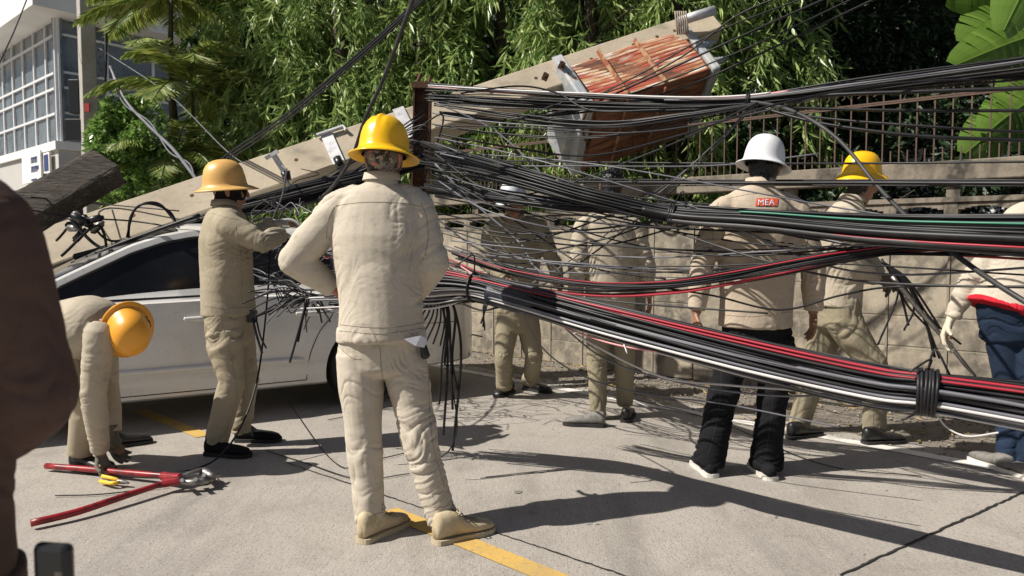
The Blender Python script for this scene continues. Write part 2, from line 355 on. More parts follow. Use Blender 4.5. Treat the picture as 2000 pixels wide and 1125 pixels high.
# loose stones and litter on the verge and road edge: nobody could count them
def scatter_stones():
    vs = []; fs = []; sz = []
    base = np.array([[1, 0, 0], [-1, 0, 0], [0, 1, 0], [0, -1, 0], [0, 0, 1], [0, 0, -.6]], float)
    tri = [(0, 2, 4), (2, 1, 4), (1, 3, 4), (3, 0, 4), (2, 0, 5), (1, 2, 5), (3, 1, 5), (0, 3, 5)]
    nn = 0
    for i in range(5200):
        t = random.uniform(-6, 9); u = abs(random.gauss(0, 1)) ; u = random.uniform(0, 1)
        a = WL0 + ldir * t; b = WA + wdir * t
        p = b.lerp(a + LN * .05, u ** 1.3)
        on_road = random.random() < .07
        if on_road: p = a - LN * abs(random.gauss(0, 1.0))
        s = random.choice((.004, .005, .006)) if on_road else random.choice((.006, .008, .010, .014, .018 if u < .6 else .009))
        r_ = base * (s * RNG.uniform(.6, 1.3, (6, 3))); a_ = random.random() * 6.28
        R = np.array([[math.cos(a_), -math.sin(a_), 0], [math.sin(a_), math.cos(a_), 0], [0, 0, .7]])
        vs.append(r_ @ R.T + np.array([p.x, p.y, s * .3])); 
        fs += [k + nn for tr in tri for k in tr]; sz += [3] * 8; nn += 6
    return mesh_np('gravel', np.concatenate(vs), fs, sz, False)
tag(link('gravel', scatter_stones(), mat('gravel_stone', (.30, .265, .215), .95, noise=[(7, (.14, .12, .10), .4, .65), (11, (.5, .45, .38), .55, .75)])), 'loose gravel and grit along the foot of the block wall', 'gravel', kind='stuff')

# ------------------------------------------------------------------ leaves
def leaf_mesh(base, dirv, side, length, width, bend=.0, name='foliage'):
    """diamond leaves folded along the midrib, as arrays"""
    n = len(base); L = length[:, None]; W = width[:, None]
    nrm = np.cross(dirv, side); nrm /= np.linalg.norm(nrm, axis=1, keepdims=True) + 1e-9
    m = base + dirv * L * .45 + nrm * L * bend
    a = m + side * W * .5 + nrm * W * .15; b = m - side * W * .5 + nrm * W * .15; t = base + dirv * L
    vs = np.stack([base, a, t, b], 1).reshape(-1, 3); i = np.arange(n)[:, None] * 4
    f = np.concatenate([i, i + 1, i + 2, i, i + 2, i + 3], 1).ravel()
    return mesh_np(name, vs, f, np.full(2 * n, 3), False)
def unit(a): return a / (np.linalg.norm(a, axis=1, keepdims=True) + 1e-9)
def perp(d):
    r = RNG.normal(size=d.shape); r -= d * (r * d).sum(1, keepdims=True); return unit(r)

def droop_crown(cx, cy, z0, z1, R, nspray, m, parent, seed=0, leaf=(.13, .23), wid=.032, name='crown', per=15):
    """hanging sprays of long narrow leaves grouped into clumps"""
    ncl = int(nspray / 9); th = RNG.uniform(0, 2 * math.pi, ncl); zz = RNG.uniform(z0, z1, ncl)
    rr = R * (.35 + .65 * RNG.random(ncl) ** .55) * (1 - .35 * np.clip((zz - z0) / (z1 - z0), 0, 1) ** 2)
    cc = np.stack([cx + rr * np.cos(th), cy + rr * np.sin(th), zz], 1)
    k = RNG.integers(0, ncl, nspray); o = cc[k] + RNG.normal(size=(nspray, 3)) * np.array([.10, .10, .13])
    kp = vnoise(o * np.array([1.5, 1.5, 1.0]), 17) > .36; o = o[kp]; k = k[kp]; nspray = len(o)
    out = np.stack([np.cos(th[k]), np.sin(th[k]), np.full(nspray, .15)], 1) + RNG.normal(size=(nspray, 3)) * .35; out = unit(out)
    Ls = RNG.uniform(.28, .6, nspray); B = []; D = []
    for j in range(per):
        s = (j + RNG.random(nspray)) / per
        p = o + out * (Ls * s * .55)[:, None]; p[:, 2] -= Ls * s ** 1.7 * 1.1
        d = out * .42 + np.array([0, 0, -1.0]) * (.35 + .8 * s)[:, None] + RNG.normal(size=(nspray, 3)) * .45
        B.append(p); D.append(unit(d))
    B = np.concatenate(B); D = np.concatenate(D); S = perp(D); n = len(B)
    me = leaf_mesh(B, D, S, RNG.uniform(leaf[0], leaf[1], n), RNG.uniform(wid * .7, wid * 1.3, n), RNG.uniform(-.08, .08, n)[:, None])
    return part(name, me, m, parent)
def blob_leaves(cs, R, n, m, parent, size=(.05, .09), w_=.55, name='crown', flat=1):
    k = RNG.integers(0, len(cs), n); c = np.array(cs)[k]; d = unit(RNG.normal(size=(n, 3))); r = np.array(R)[k] * RNG.random(n) ** .4
    clump = vnoise((c + d * r[:, None]) * 5, 3) > .42
    B = (c + d * r[:, None] * np.array([1, 1, flat]))[clump]; d = d[clump]; n = len(B)
    D = unit(d + RNG.normal(size=(n, 3)) * .7 + np.array([0, 0, -.25])); L = RNG.uniform(size[0], size[1], n)
    return part(name, leaf_mesh(B, D, perp(D), L, L * w_, RNG.uniform(-.08, .08, n)[:, None]), m, parent)
def trunk(parent, x, y, h, r, m, name='trunk', lean=(0, 0), limbs=0):
    mb = MB(); pts = [V((x + lean[0] * t + random.uniform(-.04, .04), y + lean[1] * t, h * t)) for t in (0, .25, .5, .75, 1)]
    mb.tube(pts, [r * 1.3, r, r * .85, r * .6, r * .3], 10, 4)
    for i in range(limbs):
        t = random.uniform(.25, .95); a = random.uniform(0, 6.28); p = V((x + lean[0] * t, y + lean[1] * t, h * t)); o = V((math.cos(a), math.sin(a), .5))
        mb.tube([p, p + o * .35, p + o * .75 + V((0, 0, -.05))], [r * .3, r * .2, r * .08], 6, 3)
    return mb.build(name, m, parent, smooth=True)
tl = ['drooping evergreen nearest the palm, behind the faded yellow helmet', 'drooping evergreen behind the steep thick black cable', 'drooping evergreen behind the rusty iron post',
      'drooping evergreen behind the middle of the leaning pole', 'drooping evergreen above the rusty transformer', 'drooping evergreen at the tip of the leaning pole', 'drooping evergreen above the white helmet']
for i, (px, d, R, z0, z1, n) in enumerate([(540, 10.6, 1.05, 1.0, 6.2, 1500), (665, 10.1, .95, .9, 6, 1500), (830, 10.2, 1.0, 1.55, 6, 1500), (985, 9.9, .95, 1.5, 5.8, 1500),
                                      (1150, 9.2, .95, .8, 5.6, 1300), (1320, 9.0, .9, .9, 5.4, 1200), (1475, 9.1, .8, .9, 5.2, 900)]):
    c = P(px, 400, d); t = empty('evergreen_tree', (c.x, c.y, 0), tl[i] + ' at the roadside wall', 'tree', 'drooping evergreen trees behind the wall')
    trunk(t, c.x, c.y, 6.0, .12, M['bark'], limbs=14)
    droop_crown(c.x, c.y, z0, z1, R, n, M['leaf_asoka'], t)
# dense shaded tree with canopy above the view, added to block the sun behind the fence
t = empty('shade_tree', (P(1700, 400, 10.5).x, 10.5, 0), 'dense dark shade tree behind the iron fence, left of the banana leaves', 'tree')
trunk(t, t.location.x, 10.5, 5, .2, M['bark'], lean=(.3, -.1), limbs=12)
cs = [tuple(P(px, py, d)) for px, py, d in ((1560, 60, 10), (1640, 150, 10.4), (1720, 40, 10), (1760, 160, 10.6), (1830, 60, 10.2), (1600, 240, 10.8), (1500, 200, 10.8), (1680, 250, 11), (1850, 170, 10.8), (1560, 330, 11))]
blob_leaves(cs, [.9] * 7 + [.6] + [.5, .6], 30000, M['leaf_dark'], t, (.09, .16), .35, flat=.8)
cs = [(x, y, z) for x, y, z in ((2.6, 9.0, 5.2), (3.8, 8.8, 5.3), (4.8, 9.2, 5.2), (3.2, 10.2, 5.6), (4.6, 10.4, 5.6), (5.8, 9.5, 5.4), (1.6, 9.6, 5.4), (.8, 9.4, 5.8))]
blob_leaves(cs, [1.0] * 8, 26000, M['leaf_dark'], t, (.1, .18), .35, name='sun_blocking_canopy', flat=.6)
cs = [tuple(P(px, py, 8.3 + (i % 3) * .5)) for i, (px, py) in enumerate(((1450, 260), (1520, 320), (1580, 250), (1640, 370), (1700, 290), (1700, 400), (1600, 420), (1760, 210), (1850, 400), (1900, 330), (1920, 210), (1990, 400), (1480, 400), (1840, 250), (1380, 330), (1390, 420), (2040, 330)))]
t = empty('dark_hedge', (P(1700, 400, 8.6).x, 8.6, 0), 'dark leafy hedge in shade directly behind the iron fence', 'hedge')
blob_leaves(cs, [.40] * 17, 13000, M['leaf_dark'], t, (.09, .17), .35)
trunk(t, t.location.x, 8.6, 1.8, .06, M['bark'], limbs=8)
# far mass of foliage behind everything
def far_mass():
    n = 66000; u = RNG.uniform(380, 1960, n); v = RNG.uniform(-60, 560, n); d = RNG.uniform(12.0, 14.5, n)
    x = (u - 1000) / F_PX * d; z = CH + (477 - v) / F_PX * d; B = np.stack([x, d, z], 1)
    keep = (vnoise(B * 1.7, 9) > .12) & ((u < 1560) | (v < 215))
    B = B[keep]; n = len(B); D = unit(RNG.normal(size=(n, 3)) + np.array([0, -.3, -.8])); L = RNG.uniform(.16, .34, n)
    return leaf_mesh(B, D, perp(D), L, L * .4, np.zeros((n, 1)))
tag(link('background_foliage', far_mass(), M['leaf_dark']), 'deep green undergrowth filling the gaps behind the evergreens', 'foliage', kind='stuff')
# low dark shed, made up to stand for deep shade behind the fence
t = empty('shade_backdrop_shed', (P(1350, 400, 12).x, 12, 0), 'made-up dark timber shed standing in for deep shade behind the fence and the evergreens', 'shed')
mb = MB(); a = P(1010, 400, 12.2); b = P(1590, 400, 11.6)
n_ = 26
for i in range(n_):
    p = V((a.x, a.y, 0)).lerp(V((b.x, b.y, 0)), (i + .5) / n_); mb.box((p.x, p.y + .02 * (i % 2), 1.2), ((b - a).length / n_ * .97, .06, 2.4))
mb.build('wall', mat('shade_dark_boards', (.022, .015, .012), .9, noise=[(6, (.05, .03, .02), .5, .7, (1, 1, .2))]), t)
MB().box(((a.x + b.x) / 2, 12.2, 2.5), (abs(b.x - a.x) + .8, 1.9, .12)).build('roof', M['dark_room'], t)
t2 = empty('bright_gap_house', (5.4, 17.5, 0), 'white house added for bright gaps in the leaves behind the iron fence', 'house')  # bright house added so the gaps between leaves read white
R_ = Matrix.Rotation(rad(-48), 3, 'Z')
MB().box((6.2, 18.5, 2.2), (12, 5, 4.4), R_).build('wall', mat('bright_render', (.86, .86, .86), .9), t2)
MB().box((6.2, 18.5, 4.5), (12.6, 5.6, .18), R_).build('roof', M['grey_wall'], t2)

# palms
def frond(parent, base, az, up, L, m):
    d = V((math.cos(az), math.sin(az), 0)); pts = []; dn = up
    p = V(base); N = 9; ang = up
    for i in range(N + 1):
        pts.append(p.copy()); p = p + (d * math.cos(ang) + V((0, 0, math.sin(ang)))) * (L / N); ang -= (up + .9) / N * (.6 + i * .11)
    pts = crom(pts, 4); n = len(pts); B = []; D = []; Ls = []; s_ = d.cross(V((0, 0, 1)))
    for i in range(4, n):
        f = i / (n - 1); t = (pts[i] - pts[i - 1]).normalized(); ll = L * .34 * math.sin(math.pi * min(.97, .12 + f * .88)) ** .7
        for sg in (-1, 1):
            for q in (0, .5):
                dd = (s_ * sg * .85 + t * .75 + V((0, 0, -.35 + random.uniform(-.2, .15)))).normalized()
                B.append(pts[i - 1].lerp(pts[i], q)); D.append(dd); Ls.append(ll * random.uniform(.85, 1.1))
    B = np.array([tuple(x) for x in B]); D = np.array([tuple(x) for x in D]); S = unit(np.cross(D, np.array([0, 0, 1.0])) + RNG.normal(size=D.shape) * .25)
    me = leaf_mesh(B, D, S, np.array(Ls), np.full(len(B), .03), np.full((len(B), 1), .04), 'frond')
    bm = bmesh.new(); bm.from_mesh(me); mb = MB().tube(pts[::3] + [pts[-1]], [.014, .01, .003], 5); m2 = mb.mesh(); bm.from_mesh(m2); bm.to_mesh(me); bm.free()
    return part('frond', me, m, parent)
pl = ['tall palm whose fronds hang in front of the white building', 'palm with yellowish arching fronds beside the green shrub', 'short palm low behind the faded yellow helmet']
for i, (px, py, d, nf, L, hh) in enumerate([(335, -10, 10.2, 15, 1.5, 0), (375, 170, 9.9, 15, 1.25, 1), (345, 300, 9.6, 13, 1.05, 2)]):
    c = P(px, py, d); t = empty('palm_tree', (c.x, c.y, 0), pl[i], 'palm')
    trunk(t, c.x, c.y, c.z, .05 if i else .08, M['bark'])
    for k in range(nf): frond(t, c, k * 2.4 + i + random.uniform(-.2, .2), random.uniform(.35, 1.25) if k % 3 else random.uniform(-.1, .3), L * random.uniform(.8, 1.1), M['leaf_palm'])
c = P(255, 300, 9.2)
t = empty('green_shrub', (c.x, c.y, 0), 'bright green leafy shrub between the standing pole and the palms', 'shrub')
trunk(t, c.x, c.y, 1.9, .06, M['bark'], limbs=8)
cs = [tuple(P(px, py, 9.2)) for px, py in ((240, 225), (215, 265), (270, 250), (230, 310), (290, 310), (250, 355), (310, 355), (225, 345))]
blob_leaves(cs, [.24, .24, .34, .38, .36, .40, .28, .3], 15000, M['leaf_shrub'], t, (.05, .10), .5)
# bananas
def banana_leaf(parent, pts, width, tears=9):
    pts = crom([V(p) for p in pts], 14); n = len(pts); vs = []; fs = []; nv = 5
    for i in range(n - 1):
        f = i / (n - 1); f2 = (i + 1) / (n - 1); t = (pts[i + 1] - pts[i]).normalized(); s_ = t.cross(V((0, -1, .25))).normalized(); nn = s_.cross(t)
        w0 = width * math.sin(math.pi * min(1, .06 + f * .92)) ** .55; w1 = width * math.sin(math.pi * min(1, .06 + f2 * .92)) ** .55
        for sg in (-1, 1):
            tear = .12 if (i * 7 + (sg > 0) * 3) % tears == 0 else 0
            drop = .25 + .22 * vnoise(np.array([[i // 4 * 1.7, sg, 3.1]]), 4)[0]
            if (i // 5) % 3 == 0: drop += .12
            b = len(vs)
            for k in range(nv):
                q = k / (nv - 1); off = s_ * sg * q; dz = nn * (-(q ** 1.6) * drop)
                vs.append(pts[i] + (off + dz) * w0 + t * q * .10 * width + t * tear * q * width * .4)
                vs.append(pts[i + 1] + (off + dz) * w1 + t * q * .10 * width)
            for k in range(nv - 1): fs.append((b + 2 * k, b + 2 * k + 1, b + 2 * k + 3, b + 2 * k + 2))
    mb = MB().add(vs, fs); mb.tube(pts[::6] + [pts[-1]], [.022, .012, .004], 6)
    return mb.build('leaf', M['leaf_banana'], parent, smooth=False)
c = P(2130, 400, 6.6); t = empty('banana_plant', (c.x, c.y, 0), 'tall banana plant with broad leaves hanging over the fence top at the right edge', 'banana plant')
trunk(t, c.x, c.y, 3.3, .12, M['leaf_banana'], name='stem')
top = V((c.x, c.y, 3.2))
for q in ([top, P(2060, -60, 6.4), P(1960, -25, 6.2), P(1850, -5, 6.1)], [top, P(2050, 20, 6.3), P(1960, 35, 6.1), P(1885, 85, 5.9)], [top, P(2060, 60, 6.0), P(1985, 80, 5.8), P(1865, 128, 5.6)],
          [top, P(2120, -150, 6.2), P(2040, -90, 5.8), P(1960, 60, 5.4)]):
    banana_leaf(t, q, .27)
c = P(2090, 400, 6.9); t = empty('banana_plant', (c.x, c.y, 0), 'low banana plant with sunlit yellow-green leaves behind the fence bars', 'banana plant')
trunk(t, c.x, c.y, 1.7, .1, M['leaf_banana'], name='stem'); top = V((c.x, c.y, 1.6))
for q in ([top, P(2040, 240, 6.8), P(1960, 245, 6.6), P(1885, 300, 6.5)], [top, P(2050, 200, 6.8), P(1985, 215, 6.6), P(1925, 262, 6.5)], [top, P(2060, 150, 6.9), P(2010, 160, 6.8), P(1975, 230, 6.7)]):
    banana_leaf(t, q, .26)

# ------------------------------------------------------------------ wall, fence
WN = V((-wdir.y, wdir.x, 0)); WN = WN if WN.y > 0 else -WN             # away from the road
WR = Matrix(((wdir.x, WN.x, 0), (wdir.y, WN.y, 0), (0, 0, 1)))
def W(t, o=0, z=0): return WA + wdir * t + WN * o + V((0, 0, z))
wall = empty('block_wall', W(0), 'weathered concrete block wall with arched vent openings behind the workers', 'wall')
T0, T1 = -9, 10; BL, BH = .41, .234; mbs = MB(); mbm = MB()
ncol = int((T1 - T0) / BL)
for r_ in range(6):
    for c_ in range(ncol):
        t_ = T0 + (c_ + .5) * BL
        if t_ < -.9 and False: continue
        j = random.uniform(-.003, .003)
        mbs.box(W(t_, .05 + j, (r_ + .5) * BH), (BL - .009, .094, BH - .009), WR)
mbm.box(W((T0 + T1) / 2, .05, 6 * BH / 2), (T1 - T0, .088, 6 * BH), WR)
for i in range(0, ncol, 1): mbm.box(W(T0 + i * BL, -.0015, 3 * BH), (.016, .012, 6 * BH - .01), WR)
mbs.build('blockwork', M['wall_block'], wall, bevel=.004); mbm.build('mortar', M['mortar'], wall)
ZV = 6 * BH                                                            # vent blocks 1.365 .. 1.60
VH = .155; mb = MB()
for c_ in range(ncol):
    t_ = T0 + (c_ + .5) * BL; N = 8; out = []; inn = []
    w2, h2 = BL / 2 - .003, VH
    prof = [(-.15, .045), (.15, .045)] + [(.15 * math.cos(k * math.pi / N), .145 + .035 * math.sin(k * math.pi / N)) for k in range(N + 1)]
    # frame: sides, sill, arched head
    mb.box(W(t_ - w2 + .02, .05, ZV + VH / 2), (.045, .10, VH), WR); mb.box(W(t_ + w2 - .02, .05, ZV + VH / 2), (.045, .10, VH), WR)
    mb.box(W(t_, .05, ZV + .02), (2 * w2 - .08, .098, .04), WR)
    for k in range(N):
        x0 = -.157 + .314 * k / N; x1 = -.157 + .314 * (k + 1) / N; zz = .095 + .03 * math.sin((k + .5) * math.pi / N)
        mb.box(W(t_ + (x0 + x1) / 2, .05, ZV + (zz + VH) / 2), (x1 - x0 + .001, .096, VH - zz), WR)
mb.box(W((T0 + T1) / 2, .05, ZV + VH + .018), (T1 - T0, .13, .036), WR)
mb.build('vent_blocks', M['wall_grimy'], wall)
mb = MB(); z0 = ZV + VH + .034
for i in range(int((T1 - T0) / 1.2) + 1): mb.box(W(T0 + i * 1.2 + .75, .05, (z0 + 1.71) / 2), (.09, .09, 1.71 - z0), WR)
mb.build('stub_posts', M['wall_grimy'], wall)
MB().box(W((T0 + T1) / 2, .05, 1.785), (T1 - T0, .20, .145), WR).build('coping', M['wall_grimy'], wall, bevel=.008)
fence = empty('iron_fence', W(0, 0, 1.86), 'rusty brown iron bar fence standing on the wall coping', 'fence')
mbL = MB(); mbS = MB(); mbL2 = MB(); mbS2 = MB(); mbR = MB(); mbC = MB(); n_ = int((T1 - T0) / .118)
for i in range(n_):
    t_ = T0 + i * .118
    near = -2.2 < t_ < 7.6
    m1_ = MB() if near else mbL2; m2_ = MB() if near else mbS2
    m1_.box(W(t_, .05, 1.857 + .27), (.0095, .0095, .54), WR); m2_.box(W(t_ + .059, .05, 1.857 + .055), (.009, .009, .11), WR)
    if near: m1_.build('bar', M['fence_iron'], fence); m2_.build('short_bar', M['fence_iron'], fence)
    if t_ > -2: mbC.tube([W(t_, .05, 2.33), W(t_, .05, 2.42), W(t_ + .03, .05, 2.455), W(t_ + .06, .05, 2.44), W(t_ + .065, .05, 2.41), W(t_ + .045, .05, 2.395)], .006, 4, 3)
for z_ in (2.33, 2.345): mbR.box(W((T0 + T1) / 2, .05, z_), (T1 - T0, .02, .012), WR)
tag(mbL2.build('far_bars', M['fence_iron'], fence), kind='stuff'); tag(mbS2.build('far_short_bars', M['fence_iron'], fence), kind='stuff'); mbR.build('rails', M['fence_iron'], fence); mbC.build('scrolls', M['fence_iron'], fence)
# concrete stump pillar and rusty post
c = G(1085, 700); pil = MB().box((c.x, c.y, .97), (.17, .2, 1.94), Matrix.Rotation(rad(-28), 3, 'Z')).build('concrete_pillar', M['render_wall'], bevel=.008)
tag(pil, 'pale square concrete pillar standing before the wall between two workers', 'pillar')
pt0, pt1 = P(826, 172, 6.3), P(818, 505, 6.3)
post = empty('iron_post', pt1, 'upright dark rusty iron post crossing in front of the leaning pole', 'post')
pd = (pt0 - pt1); pc = (pt0 + pt1) / 2; Rp = pd.to_track_quat('Z', 'Y').to_matrix()
mb = MB().box(pc, (.012, .13, pd.length), Rp); mb.box(pc + Rp @ V((0, -.065, 0)), (.135, .012, pd.length), Rp); mb.box(pc + Rp @ V((0, .065, 0)), (.135, .012, pd.length - .01), Rp)
mb.build('beam', M['rust'], post)
mb = MB(); mb.box(pt0 + V((0, -.01, .01)), (.17, .17, .05)); mb.tube([pt0 + V((-.05, -.05, 0)), pt0 + V((-.02, 0, .11))], .018, 8); mb.tube([pt0 + V((.05, -.05, 0)), pt0 + V((.06, 0, .09))], .016, 8)
mb.build('bracket', M['rust'], post)

# ------------------------------------------------------------------ far building
B0 = V((-12.1, 20, 0)); L1 = V((-.741, .672, 0)).normalized(); L2 = V((.62, .785, 0)).normalized()
bld = empty('office_building', B0, 'pale office building with a tall grey glass facade at the left edge', 'building')
def frame3(u): n_ = V((u.y, -u.x, 0)); return Matrix(((u.x, -n_.x, 0), (u.y, -n_.y, 0), (0, 0, 1)))
Z0, Z1 = 4.0, 7.25
for (u, Ln, nm, st) in ((L1, 16, 'curtain_wall', 1.05), (L2, 16, 'side_glazing', 1.3)):
    Rm = frame3(u)
    n_ = V((u.y, -u.x, 0)); n_ = n_ if n_.y < 0 else -n_
    mb = MB().box(B0 + u * Ln / 2 - n_ * .15 + V((0, 0, (Z0 + Z1) / 2)), (Ln, .06, Z1 - Z0), Rm); g_ = mb.build(nm, M['glass_blue'], bld)
    mb = MB(); k = 0
    while k * st < Ln: mb.box(B0 + u * (k * st + .04) - n_ * .09 + V((0, 0, (Z0 + Z1) / 2)), (.075, .05, Z1 - Z0), Rm); k += 1
    for z_ in (Z0 + .02, 4.78, 5.45, 5.86, 6.85): mb.box(B0 + u * Ln / 2 - n_ * .085 + V((0, 0, z_)), (Ln, .055, .06), Rm)
    mul = mb.build('mullions', M['mullion'], g_, inv=False); mul.matrix_parent_inverse = g_.matrix_world.inverted() if False else Matrix.Identity(4)
    mul.data.transform(bld.matrix_world.inverted())
def slab(name, zc, th, over, m):
    n1 = V((-L1.y, L1.x, 0)); n1 = n1 if n1.y < 0 else -n1; n2 = V((-L2.y, L2.x, 0)); n2 = n2 if n2.y < 0 else -n2
    c0 = B0 + (n1 + n2).normalized() * over * 1.35; pts = [c0 + L1 * 18, c0, c0 + L2 * 18, c0 + L2 * 18 + L1 * 18]
    vs = [V((p.x, p.y, z)) for z in (zc - th / 2, zc + th / 2) for p in pts]
    return MB().add(vs, [(3, 2, 1, 0), (4, 5, 6, 7), (0, 1, 5, 4), (1, 2, 6, 5), (2, 3, 7, 6), (3, 0, 4, 7)]).build(name, m, bld)
slab('upper_slab', 7.25 + .65, 1.3, .75, M['white_wall']); slab('second_slab', 10.0, 1.4, .3, M['white_wall']); slab('storey', 9.0, .9, -.3, M['grey_wall'])
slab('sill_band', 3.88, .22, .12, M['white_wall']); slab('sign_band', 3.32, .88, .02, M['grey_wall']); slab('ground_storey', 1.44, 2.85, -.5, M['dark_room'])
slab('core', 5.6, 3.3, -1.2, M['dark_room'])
# shop signs on the band
def sign_board(t_, w_, z, h, name, lab, marks):
    n1 = V((-L1.y, L1.x, 0)); n1 = n1 if n1.y < 0 else -n1; Rm = frame3(L1); c = B0 + L1 * t_ + n1 * .12 + V((0, 0, z))
    s = empty(name, c, lab, 'sign'); MB().box(c, (w_, .05, h), Rm).build('panel', M['white_wall'], s)
    if marks:
        mb = MB()
        for (x, zz, ww, hh) in marks: mb.box(c + L1 * (-x * w_) + n1 * .03 + V((0, 0, zz * h)), (ww * w_, .014, hh * h), Rm)
        mb.build('lettering', M['sign_blue'], s)
random.seed(3)
gl = []
for i in range(8):
    x = .02 + (i % 4) * .085; z = .22 - (i // 4) * .3
    gl += [(x, z, .014, .2), (x + .03, z + .08, .05, .035), (x + .055, z, .014, .2)]
gl += [(.36, -.05, .09, .12), (.14, -.42, .28, .06)]
sign_board(1.9, 1.7, 3.42, .85, 'shop_sign', 'white shop sign with small navy lettering above the dark beam', gl)
sign_board(.55, .5, 3.45, .55, 'shop_sign', 'small navy and white sign right of the larger shop sign', [(0, 0, .7, .8)])
random.seed(9)
# standing utility pole
c = P(180, 400, 11.2); up = empty('utility_pole', (c.x, c.y, 0), 'upright pale grey concrete utility pole before the glass building', 'utility pole')
mb = MB().box((c.x, c.y, 4.6), (.20, .30, 9.2), Matrix.Rotation(rad(38), 3, 'Z')); mb.build('shaft', M['pole_grey'], up, bevel=.015)
MB().box(P(170, 210, 11.0), (.07, .02, .12)).build('red_plate', M['red_rubber'], up)
mb = MB()
for i in range(14): mb.cyl(P(192 + (i % 2) * 5, 20 + i * 13, 11.0), P(192 + (i % 2) * 5, 20 + i * 13, 10.95), .012, 8)
mb.build('bolt_holes', M['rust'], up)
mb = MB().box(P(152, 255, 11.3), (.28, .2, .32)); mb.box(P(150, 190, 11.3), (.16, .16, .5)); mb.build('meter_box', M['black_plastic'], up, bevel=.01)

# broken dark beam, left
bm_ = empty('broken_beam', P(100, 360, 5.4), 'dark weathered broken beam jutting up at the left above the car', 'beam')
a, b = P(-330, 632, 4.9), P(212, 326, 5.6); ax = (b - a).normalized(); mb = MB(); N = 26
upv = V((0, 0, 1)) - ax * ax.z; upv.normalize(); sv = ax.cross(upv)
rows = []; 
for i in range(N + 1):
    f = i / N; c = a.lerp(b, f); s_ = .175 * (1 + .012 * random.uniform(-1, 1)); row = []
    for k in range(16):
        q = 2 * math.pi * (k + .5) / 16; cx_, cz_ = math.cos(q), math.sin(q); e = .22
        x = abs(cx_) ** e * (1 if cx_ > 0 else -1) * s_ * .62; z = abs(cz_) ** e * (1 if cz_ > 0 else -1) * s_ * .78
        x += random.uniform(-.0025, .0025); z += random.uniform(-.0025, .0025)
        x, z = x * math.cos(.5) - z * math.sin(.5), x * math.sin(.5) + z * math.cos(.5)
        j = ax * random.uniform(-.05, .06) if i == N else V((0, 0, 0))
        row.append(c + sv * x + upv * z + j)
    rows.append(row)
vs = [v for r_ in rows for v in r_]; fs = [(i * 16 + k, i * 16 + (k + 1) % 16, (i + 1) * 16 + (k + 1) % 16, (i + 1) * 16 + k) for i in range(N) for k in range(16)]
fs += [tuple(range(16))[::-1], tuple(N * 16 + k for k in range(16))]
MB().add(vs, fs).build('shaft', M['pole_dark'], bm_, smooth=False)

# ------------------------------------------------------------------ leaning concrete pole
pa, pb = P(70, 508, 5.95), P(1392, 48, 7.35); pax = (pb - pa).normalized()
pup = (V((0, 0, 1)) - pax * pax.z).normalized(); pback = pax.cross(pup); pback = pback if pback.y > 0 else -pback
e1 = (pup * .82 + pback * .57).normalized(); e2 = (pup * .57 - pback * .82).normalized()     # e1 up the lit face, e2 out of it
lp = empty('leaning_pole', pa, 'toppled square concrete utility pole leaning across the white car roof', 'utility pole')
rows = []; N = 40
for i in range(N + 1):
    f = i / N; c = pa.lerp(pb, f); h1 = (.198 - .06 * f); h2 = (.115 - .03 * f); row = []
    for (x, y) in ((-1, -1), (-1, 0), (-1, .94), (-.94, 1), (0, 1), (.94, 1), (1, .94), (1, 0), (1, -1)):
        j = pax * random.uniform(-.09, .05) if i == 0 else V((0, 0, 0))
        row.append(c + e1 * (x * h1 + random.uniform(-.0015, .0015)) + e2 * (y * h2) + j)
    rows.append(row)
vs = [v for r_ in rows for v in r_]; n9 = 9
fs = [(i * n9 + k, i * n9 + (k + 1) % n9, (i + 1) * n9 + (k + 1) % n9, (i + 1) * n9 + k) for i in range(N) for k in range(n9)]
fs += [tuple(range(n9))[::-1], tuple(N * n9 + k for k in range(n9))]
MB().add(vs, fs).build('shaft', M['pole'], lp)
def onpole(f, x=0, out=0):
    return pa.lerp(pb, f) + e1 * (x * (.198 - .06 * f)) + e2 * ((.115 - .03 * f) + out)
Lp = (pb - pa).length
mb = MB()
for f in (.13, .205, .27, .345, .455, .50, .565, .63, .70, .735, .79, .86, .90, .93):
    mb.cyl(onpole(f, random.uniform(-.1, .1), .001), onpole(f, 0, -.01) * 0 + onpole(f, random.uniform(-.05, .05), .003), .016, 10)
mb = MB()
for f in (.13, .205, .27, .345, .50, .565, .63, .70, .735, .79, .86, .90, .93):
    c = onpole(f, .05, 0); mb.cyl(c - e2 * .004, c + e2 * .002, .017, 10)
mb.build('bolt_hole_row', M['rust'], lp)
